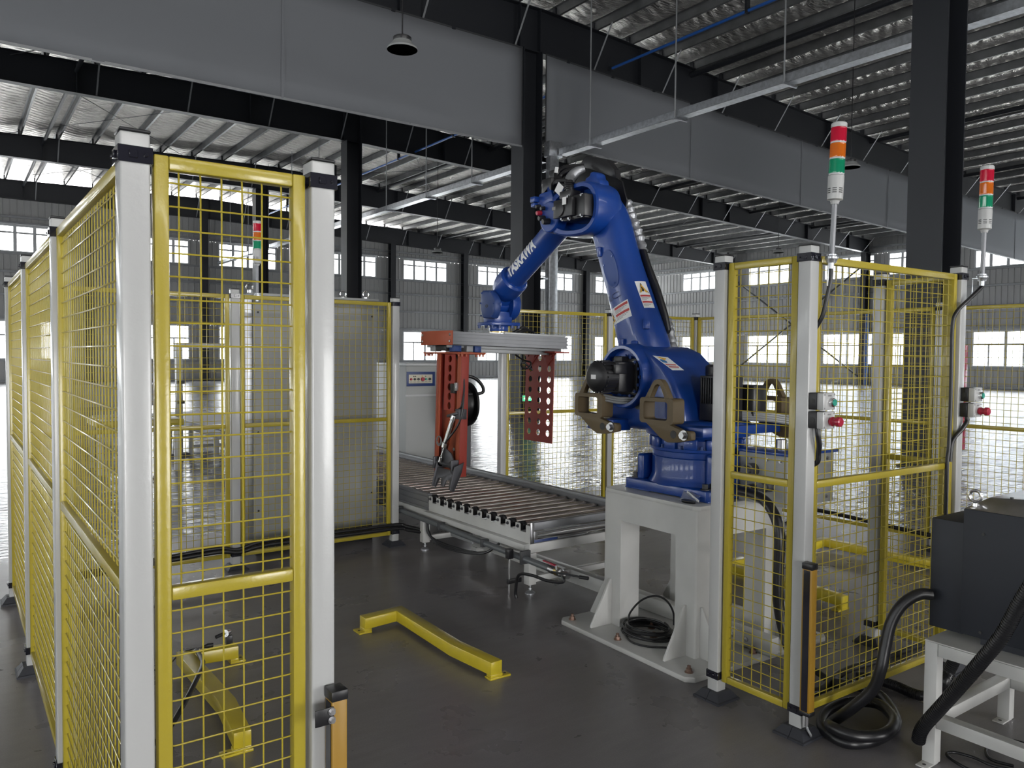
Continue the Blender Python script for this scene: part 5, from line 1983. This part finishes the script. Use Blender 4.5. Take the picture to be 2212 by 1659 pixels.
hose('large_hose', 'thick black hose running from the charcoal cabinet down into a coil on the floor',
     [px(2012, 1284, X=3.125), px(1985, 1284, X=3.09), px(1950, 1305, X=3.05), px(1925, 1345, X=3.02), px(1912, 1400, X=3.0), px(1903, 1445, X=2.985), px(1885, 1490, X=2.985), px(1840, 1530, X=2.97),
      px(1795, 1562, X=2.975), px(1800, 1572, Z=.075), px(1850, 1590, Z=.07), px(1910, 1585, Z=.07), px(1932, 1555, Z=.07), px(1895, 1520, Z=.06), px(1830, 1518, Z=.045), px(1785, 1540, Z=.03), px(1778, 1572, Z=.026), px(1830, 1605, Z=.026), px(1900, 1595, Z=.026), px(1936, 1560, Z=.026), px(1905, 1505, Z=.026), px(1850, 1482, Z=.026), px(1800, 1475, Z=.026)], .0225, n=14)
hose('corrugated_hose', 'black corrugated hose hanging across the table front at the right edge',
     [px(2230, 1260, X=2.93), px(2205, 1300, X=2.93), px(2165, 1372, X=2.93), px(2120, 1428, X=2.93), px(2075, 1480, X=2.94), px(2030, 1530, X=2.945), px(2000, 1563, X=2.95), px(1988, 1582, X=2.96), px(1984, 1600, X=2.97)], .0225, n=14, ribs=True)
hose('corrugated_hose', 'black corrugated hose behind the white table, dropping to the floor', [px(2062, 1425, X=3.32), px(2050, 1450, X=3.32), px(2035, 1485, X=3.31), px(2018, 1500, Z=.05), px(1985, 1502, Z=.026), px(1930, 1480, Z=.026), px(1880, 1465, Z=.026), px(1850, 1462, Z=.026)], .0215, n=12, ribs=True)
hose('floor_cables', 'bundle of black cables lying on the floor behind the wide mesh panel', [px(1752, 1495, Z=.02), px(1775, 1488, Z=.02), px(1810, 1458, Z=.02), px(1845, 1442, Z=.02), px(1900, 1425, Z=.02), px(1990, 1392, Z=.02)], .018)
hose('floor_cables', 'black cable crossing the base plate corner behind the mesh', [px(1745, 1440, Z=.035), px(1770, 1455, Z=.03), px(1800, 1475, Z=.02), px(1830, 1470, Z=.02)], .016)
hose('thin_floor_cable', 'thin black cable looping on the floor under the white table', [px(2230, 1612, Z=.008), px(2190, 1600, Z=.008), px(2150, 1602, Z=.008), px(2130, 1618, Z=.008), px(2140, 1640, Z=.008), px(2190, 1655, Z=.008)], .006)
hose('thin_floor_cable', 'thin black cable loop at the bottom right corner, below the table rail', [px(2230, 1670, Z=.008), px(2150, 1655, Z=.008), px(2100, 1635, Z=.008), px(2060, 1625, Z=.008), px(2045, 1630, Z=.008), px(2070, 1650, Z=.008), px(2120, 1675, Z=.008)], .006)
hose('robot_harness', 'thick black cable bundle dropping from the robot base behind the pedestal post', [px(1600, 1062, X=3.22), px(1625, 1068, X=3.2), px(1655, 1085, X=3.18), px(1676, 1120, X=3.16), px(1684, 1160, X=3.15), px(1682, 1220, X=3.15), px(1680, 1270, X=3.15), px(1684, 1320, X=3.16), px(1695, 1370, X=3.17), px(1712, 1420, X=3.17), px(1725, 1438, Z=.05), px(1745, 1442, Z=.045)], .026, n=14)

# grey connector box of the robot, standing out over the pedestal
t = thing('robot_connector_box', 'pale grey sheet metal box bolted to the robot base, behind the mesh', 'box', (3.58, 2.50, .80))
wb(MB().bx(3.38, 3.78, 2.36, 2.655, .80, 1.06), 'box_body', M['grey_panel'], t, bevel=.004)
wb(MB().bx(3.36, 3.80, 2.34, 2.655, 1.06, 1.075), 'box_lid', M['blue'], t, bevel=.003)
m = MB()
for x in (3.42, 3.52, 3.62, 3.72):
    for z in (.83, 1.03):
        hexbolt(m, (x, 2.36, z), (0, -1, 0), .007, .010)
for y in (2.40, 2.48, 2.58):
    hexbolt(m, (3.38, y, 1.03), (-1, 0, 0), .007, .010)
wb(m, 'box_bolts', M['steel'], t)
for (y, z, r_c) in ((2.56, .97, .035), (2.46, .90, .03), (2.56, .87, .028)):
    wb(MB().lathe((3.38, y, z), (-1, 0, 0), [(0, 0), (0, r_c), (.05, r_c), (.052, r_c * .7), (.08, r_c * .7), (.08, 0)], 18), 'round_connector', M['iron'], t, ang=30)
wb(MB().cyl((3.55, 2.52, 1.075), (3.55, 2.52, 1.12), .03, 18), 'lid_knob', M['steel'], t)

# ------------------------------------------------------------------ pale cabinet behind the left fence
t = thing('control_cabinet', 'tall pale grey cabinet on a black plinth, behind the mesh panel', 'cabinet', (2.38, 6.25, 0))
wb(MB().bx(1.875, 2.895, 5.96, 6.55, .13, 1.985), 'body', M['grey_panel'], t, bevel=.004)
wb(MB().bx(1.90, 2.87, 5.99, 6.52, 0, .13), 'plinth', M['black'], t)
wb(MB().bx(1.865, 2.905, 5.95, 6.56, 1.985, 2.005), 'roof_plate', M['grey_panel'], t, bevel=.002)
wb(MB().bx(1.80, 1.872, 5.975, 6.05, .02, 1.97), 'corner_trim', M['galv'], t, bevel=.002)
for x, y in ((1.86, 6.0), (2.70, 6.2), (2.86, 6.1)):
    e = MB().cyl((x, y, 2.005), (x, y, 2.025), .02, 14)
    e.tube(arc((x, y, 2.05), .025, 0, 2 * PI, 18, 'xz')[:-1], .007, 8, close=True)
    wb(e, 'lifting_eye', M['chrome'], t)
m = MB()
for x, z in ((1.91, 1.86), (2.85, 1.86), (1.91, .95), (2.85, 1.0), (1.91, .35), (2.85, .4)):
    m.cyl((x, 5.9595, z), (x, 5.956, z), .008, 10)
wb(m, 'panel_screws', M['ink'], t)
hose('fence_cable', 'pair of black cables running along the foot of the fence by the pale cabinet', [(.5, 5.66, .12), (1.0, 5.655, .15), (1.5, 5.655, .175), (1.66, 5.652, .15), (1.80, 5.655, .18), (2.0, 5.66, .185), (2.5, 5.66, .18), (2.93, 5.665, .175), (3.0, 5.62, .16), (3.06, 5.5, .15)], .014)
hose('fence_cable', 'lower black cable along the foot of the fence by the pale cabinet', [(.5, 5.64, .10), (1.0, 5.635, .13), (1.5, 5.632, .155), (1.66, 5.628, .135), (1.80, 5.63, .155), (2.0, 5.635, .16), (2.5, 5.635, .155), (2.93, 5.640, .15), (3.0, 5.60, .135), (3.05, 5.45, .14)], .014)
hose('far_cable', 'black cables along the foot of the far fence behind the wide mesh panel', [(6.40, 4.9, .16), (6.405, 4.2, .17), (6.41, 3.6, .15), (6.42, 3.13, .13), (6.43, 2.4, .15), (6.44, 1.5, .15)], .018)
hose('far_cable', 'black cable on the floor behind the conveyor end, near the pedestal', [(4.05, 5.60, .02), (4.5, 5.58, .03), (5.0, 5.56, .03), (5.6, 5.56, .025)], .018)

# ------------------------------------------------------------------ machine with the blue button panel
t = thing('wrapping_machine', 'pale grey machine housing with a blue push-button panel, behind the conveyor', 'machine', (4.35, 7.85, 0))
wb(MB().bx(3.985, 4.60, 7.5, 8.3, 0, 1.43), 'housing', M['grey_panel'], t, bevel=.008)
wb(MB().bx(3.98, 4.61, 7.488, 7.499, 1.10, 1.12), 'trim_strip', M['wall_light'], t)
wb(MB().bx(3.98, 4.61, 7.49, 8.31, 1.43, 1.455), 'top_cover', M['wall_light'], t, bevel=.004)
cp = wb(MB().bx(3.99, 4.335, 7.486, 7.499, 1.21, 1.365), 'button_panel', M['navy'], t, bevel=.002)
wb(MB().bx(4.01, 4.30, 7.482, 7.486, 1.24, 1.335), 'button_plate', M['cream'], t, cp, bevel=.001)
for x, z, mt, rr in ((4.035, 1.285, 'red', .013), (4.08, 1.285, 'black', .013), (4.125, 1.285, 'black', .013), (4.178, 1.285, 'red', .022), (4.218, 1.285, 'green', .012), (4.265, 1.285, 'black', .014), (4.07, 1.315, 'black', .006), (4.09, 1.315, 'black', .006), (4.215, 1.316, 'black', .005), (4.172, 1.318, 'label_orange', .006)):
    wb(MB().lathe((x, 7.482, z), (0, -1, 0), [(0, 0), (0, rr), (.014 if rr > .01 else .004, rr * .92), (.014 if rr > .01 else .004, 0)], 16), 'push_button', M[mt], t, cp, ang=30)
m = MB()
for x in (4.035, 4.08, 4.125, 4.178, 4.22, 4.265):
    m.bx(x - .014, x + .014, 7.4815, 7.482, 1.254, 1.259)
wb(m, 'button_captions', M['ink_grey'], t, cp)
wb(MB().lathe((4.40, 7.5, 1.285), (0, -1, 0), [(0, 0), (0, .015), (.03, .015), (.03, 0)], 14), 'side_knob', M['black'], t, ang=30)
t = thing('film_reel', 'black reel with a bent tube handle, half hidden behind the orange jaw', 'reel', (4.46, 7.22, 0))
cx, cy = 4.46, 7.22
m = MB().lathe((cx - .02, cy, 1.02), (1, .0, 0), [(0, 0), (0, .24), (.03, .24), (.035, .18), (.09, .17), (.12, .18), (.125, .24), (.15, .24), (.15, 0)], 36)
wb(m, 'reel_drum', M['black'], t, ang=30)
wb(MB().tube(spline([(cx - .1, cy - .1, 1.32), (cx + .0, cy - .1, 1.33), (cx + .12, cy - .12, 1.31), (cx + .20, cy - .14, 1.25), (cx + .235, cy - .15, 1.18), (cx + .20, cy - .15, 1.14), (cx + .05, cy - .12, 1.13), (cx - .1, cy - .1, 1.12)], 6), .018, 10), 'handle', M['black'], t)
wb(MB().bx(cx - .06, cx + .16, cy + .08, cy + .2, 0, .86), 'reel_stand', M['grey_panel'], t, bevel=.004)
wb(MB().bx(cx - .02, cx + .16, cy - .02, cy + .02, .0, .9), 'stand_post', M['iron'], t)

# ------------------------------------------------------------------ second line beyond the left fence
t = thing('belt_conveyor', 'distant conveyor with white legs seen through the nearest narrow mesh panel', 'conveyor', (3.4, 12.5, 0))
wb(MB().bx(2.98, 3.03, 10.9, 15.0, .38, .50), 'side_rail', M['alu'], t, bevel=.003)
wb(MB().bx(3.85, 3.90, 10.9, 15.0, .38, .50), 'side_rail', M['alu'], t, bevel=.003)
wb(MB().bx(3.03, 3.85, 10.95, 15.0, .44, .485), 'belt', M['iron'], t)
for y in (11.2, 12.6, 14.0):
    for x in (3.01, 3.87):
        wb(MB().bx(x - .03, x + .03, y - .03, y + .03, 0.02, .38), 'leg', M['white_paint'], t)
        wb(MB().cyl((x, y, 0), (x, y, .02), .035, 12), 'levelling_foot', M['galv'], t)
    wb(MB().bx(3.04, 3.84, y - .02, y + .02, .1, .14), 'stretcher', M['white_paint'], t)
wb(MB().bx(3.08, 3.22, 10.80, 10.89, .12, .38), 'drive_cover', M['yellow'], t, bevel=.006)
t = thing('gate_frame', 'distant white square arch with a slanting leg, over the far conveyor', 'frame', (3.3, 12.6, 0))
for x in (2.84, 4.08):
    wb(MB().bx(x - .045, x + .045, 12.55, 12.65, 0, 1.62), 'upright', M['white_paint'], t, bevel=.004)
    wb(MB().bar((x - .09, 12.52, .03), (x - .02, 12.52, 1.10), .05, .04), 'slanting_leg', M['white_paint'], t)
    wb(MB().bx(x - .16, x + .12, 12.48, 12.68, 0, .03), 'foot_plate', M['iron'], t)
    wb(MB().bx(x - .05, x + .06, 12.50, 12.549, 1.08, 1.13), 'sensor_clamp', M['black'], t)
    wb(MB().bx(x - .05, x + .06, 12.50, 12.549, .78, .83), 'sensor_clamp', M['black'], t)
wb(MB().bx(2.795, 4.125, 12.55, 12.65, 1.62, 1.70), 'top_bar', M['white_paint'], t, bevel=.004)
t = thing('feed_table', 'distant low table with a yellow edge and grey mesh top, beyond the fence', 'table', (2.4, 11.3, 0))
wb(MB().bx(1.5, 2.52, 10.9, 11.9, .60, .68), 'edge_frame', M['yellow'], t, bevel=.01)
wb(MB().bx(1.55, 2.47, 10.95, 11.85, .68, .70), 'table_top', M['white_paint'], t)
for x in (1.55, 2.45):
    for y in (11.0, 11.8):
        wb(MB().bx(x - .03, x + .03, y - .03, y + .03, 0, .60), 'leg', M['white_paint'], t)
wb(MB().bx(1.7, 3.4, 16.0, 16.05, .55, .95), 'back_guard', M['galv_dull'], t)
for x in (1.75, 3.35):
    wb(MB().bx(x - .03, x + .03, 16.05, 16.1, 0, .95), 'guard_post', M['white_paint'], t)
t = thing('white_pole', 'thin white pole standing beyond the fence, left edge of the narrow panel', 'pole', (1.96, 10.4, 0))
wb(MB().cyl((1.96, 10.4, .02), (1.96, 10.4, 2.35), .045, 16), 'pole', M['white'], t)
wb(MB().bx(1.86, 2.06, 10.3, 10.5, 0, .02), 'base_plate', M['iron'], t)

# ------------------------------------------------------------------ signs and boards on the columns
def exit_sign(c, label, s=1.0):
    t = thing('exit_sign', label, 'sign', c, 0)
    MB().bx(-.19 * s, .19 * s, -.02, 0, -.075 * s, .075 * s).build('sign_case', M['grey_panel'], t, bevel=.004)
    MB().bx(-.18 * s, .18 * s, -.022, -.0202, -.065 * s, .065 * s).build('sign_face', M['exit_green'], t)
    m = MB().prism([(-.155 * s, -.0235, 0), (-.115 * s, -.0235, .035 * s), (-.115 * s, -.0235, .01 * s), (-.05 * s, -.0235, .01 * s), (-.05 * s, -.0235, -.01 * s), (-.115 * s, -.0235, -.01 * s), (-.115 * s, -.0235, -.035 * s)], (0, .001, 0))
    m.build('arrow', M['exit_white'], t)
    m = MB()
    for a, b_, c_, d_3 in ((0, .014, -.045, .045), (0, .05, .031, .045), (0, .045, -.006, .008), (.07, .084, -.045, .045), (.07, .115, .031, .045), (.07, .115, -.006, .008), (.07, .115, -.045, -.031)):
        m.bx(a * s, b_ * s, -.0235, -.0225, c_ * s, d_3 * s)
    m.build('pictogram', M['exit_white'], t)
    return t


exit_sign((11.42, 15.235, .52), 'green exit sign with arrow, low on the black column behind the gripper')
exit_sign((11.52, 35.235, .85), 'tiny green exit sign on a distant column, seen through the narrow mesh panel')
t = thing('fire_board', 'tall dark red board fixed beside the large black column on the right', 'board', (11.86, 5.5, .25))
wb(MB().bx(11.80, 11.92, 5.38, 5.42, .25, 1.75), 'board', M['red'], t, bevel=.003)
wb(MB().bx(11.84, 11.88, 5.42, 5.46, .0, 1.75), 'board_post', M['steel_dark'], t)
wb(MB().bx(11.56, 11.72, 5.425, 5.435, 1.25, 1.36), 'notice', M['paper'], t)
wb(MB().bx(11.56, 11.72, 5.42, 5.43, 1.15, 1.24), 'notice', M['red'], t)
t = thing('meter_box', 'white box fixed to the black column behind the perforated jaw', 'box', (11.5, 15.2, 1.25))
wb(MB().bx(11.55, 12.0, 15.08, 15.215, 1.1, 1.55), 'box_body', M['wall_light'], t, bevel=.01)
wb(MB().bx(11.62, 11.93, 15.07, 15.08, 1.27, 1.42), 'box_window', M['ink'], t)
t = thing('downpipe', 'pale vertical pipe beside the far right wall column', 'pipe', (43.7, 27.0, 0))
wb(MB().cyl((43.7, 27.0, .3), (43.7, 27.0, 7.4), .075, 14), 'pipe', M['wall_light'], t)
wb(MB().tube([(43.7, 27.0, .35), (43.6, 27.1, .1), (43.3, 27.3, 0.06)], .07, 12), 'outlet', M['wall_light'], t)
t = thing('hydrant_pipe', 'blue vertical pipe beside the far right wall column', 'pipe', (43.7, 25.2, 0))
wb(MB().cyl((43.48, 25.25, 0), (43.48, 25.25, 4.3), .11, 14), 'riser', M['pipe_blue'], t)
wb(MB().tube([(43.48, 25.25, 4.3), (43.48, -12, 4.3)], .06, 10), 'branch', M['pipe_blue'], t)

# ------------------------------------------------------------------ pendant lamps
def lamp(c, dia, label):
    t = thing('pendant_lamp', label, 'lamp', c, 0, 'bell-shaped pendant lamps')
    r = dia / 2
    m = MB().lathe((0, 0, 0), (0, 0, 1), [(0, r), (r * .12, r * .99), (r * .45, r * .66), (r * .56, r * .6), (r * .56, r * .55), (r * .42, r * .60), (r * .1, r * .93), (0.0, r * .96), (0, r)], 40)
    m.build('shade', M['grey_panel'], t, ang=35)
    MB().lathe((0, 0, 0), (0, 0, 1), [(r * .50, 0), (r * .50, r * .56), (r * .56, r * .6), (r * .80, r * .60), (r * .86, r * .5), (r * .9, r * .2), (r * 1.0, r * .12), (r * 1.0, 0)], 32).build('driver_housing', M['black'], t, ang=35)
    MB().lathe((0, 0, 0), (0, 0, 1), [(r * .40, 0), (r * .40, r * .5), (r * .44, r * .5), (r * .44, 0)], 28).build('diffuser', M['wall_light'], t)
    zt = ztop(c[0]) + .2 - c[2]
    MB().tube([(0, 0, r * .98), (0, 0, zt)], max(.010, r * .035), 8).build('cord', M['black'], t)
    return t


for (x, y, D, dia, lb) in ((869, 108, 10.6, .41, 'grey bell lamp on a black cord before the left fabric sheet'), (1838, 362, 17.5, .40, 'grey bell lamp hanging just right of the taller signal tower'),
                           (945, 546, 31.0, .44, 'small grey bell lamp hanging in the far hall, left of the robot forearm'), (1681, 546, 31.0, .42, 'small grey bell lamp in the far hall above the mesh panel by the robot pedestal')):
    lamp(tuple(px(x, y, D=D)), dia, lb)

M['outside_glass'] = mat('pale_blue_glass', (.36, .42, .50), .4)
# pale building outside the right-hand windows
t = thing('outside_building', 'pale building with rows of blue windows, seen faintly through the right windows', 'building', (90, 20, 0))
wb(MB().bx(90, 100, -40, 90, -1, 14), 'facade', M['wall_light'], t)
for z in (1.2, 3.6, 6.0, 8.4):
    for i in range(34):
        y = -36 + i * 3.6
        q = MB().bx(89.9, 90.0, y, y + 2.2, z, z + 1.1)
        wb(q, 'window', M['outside_glass'], t, smooth=False)
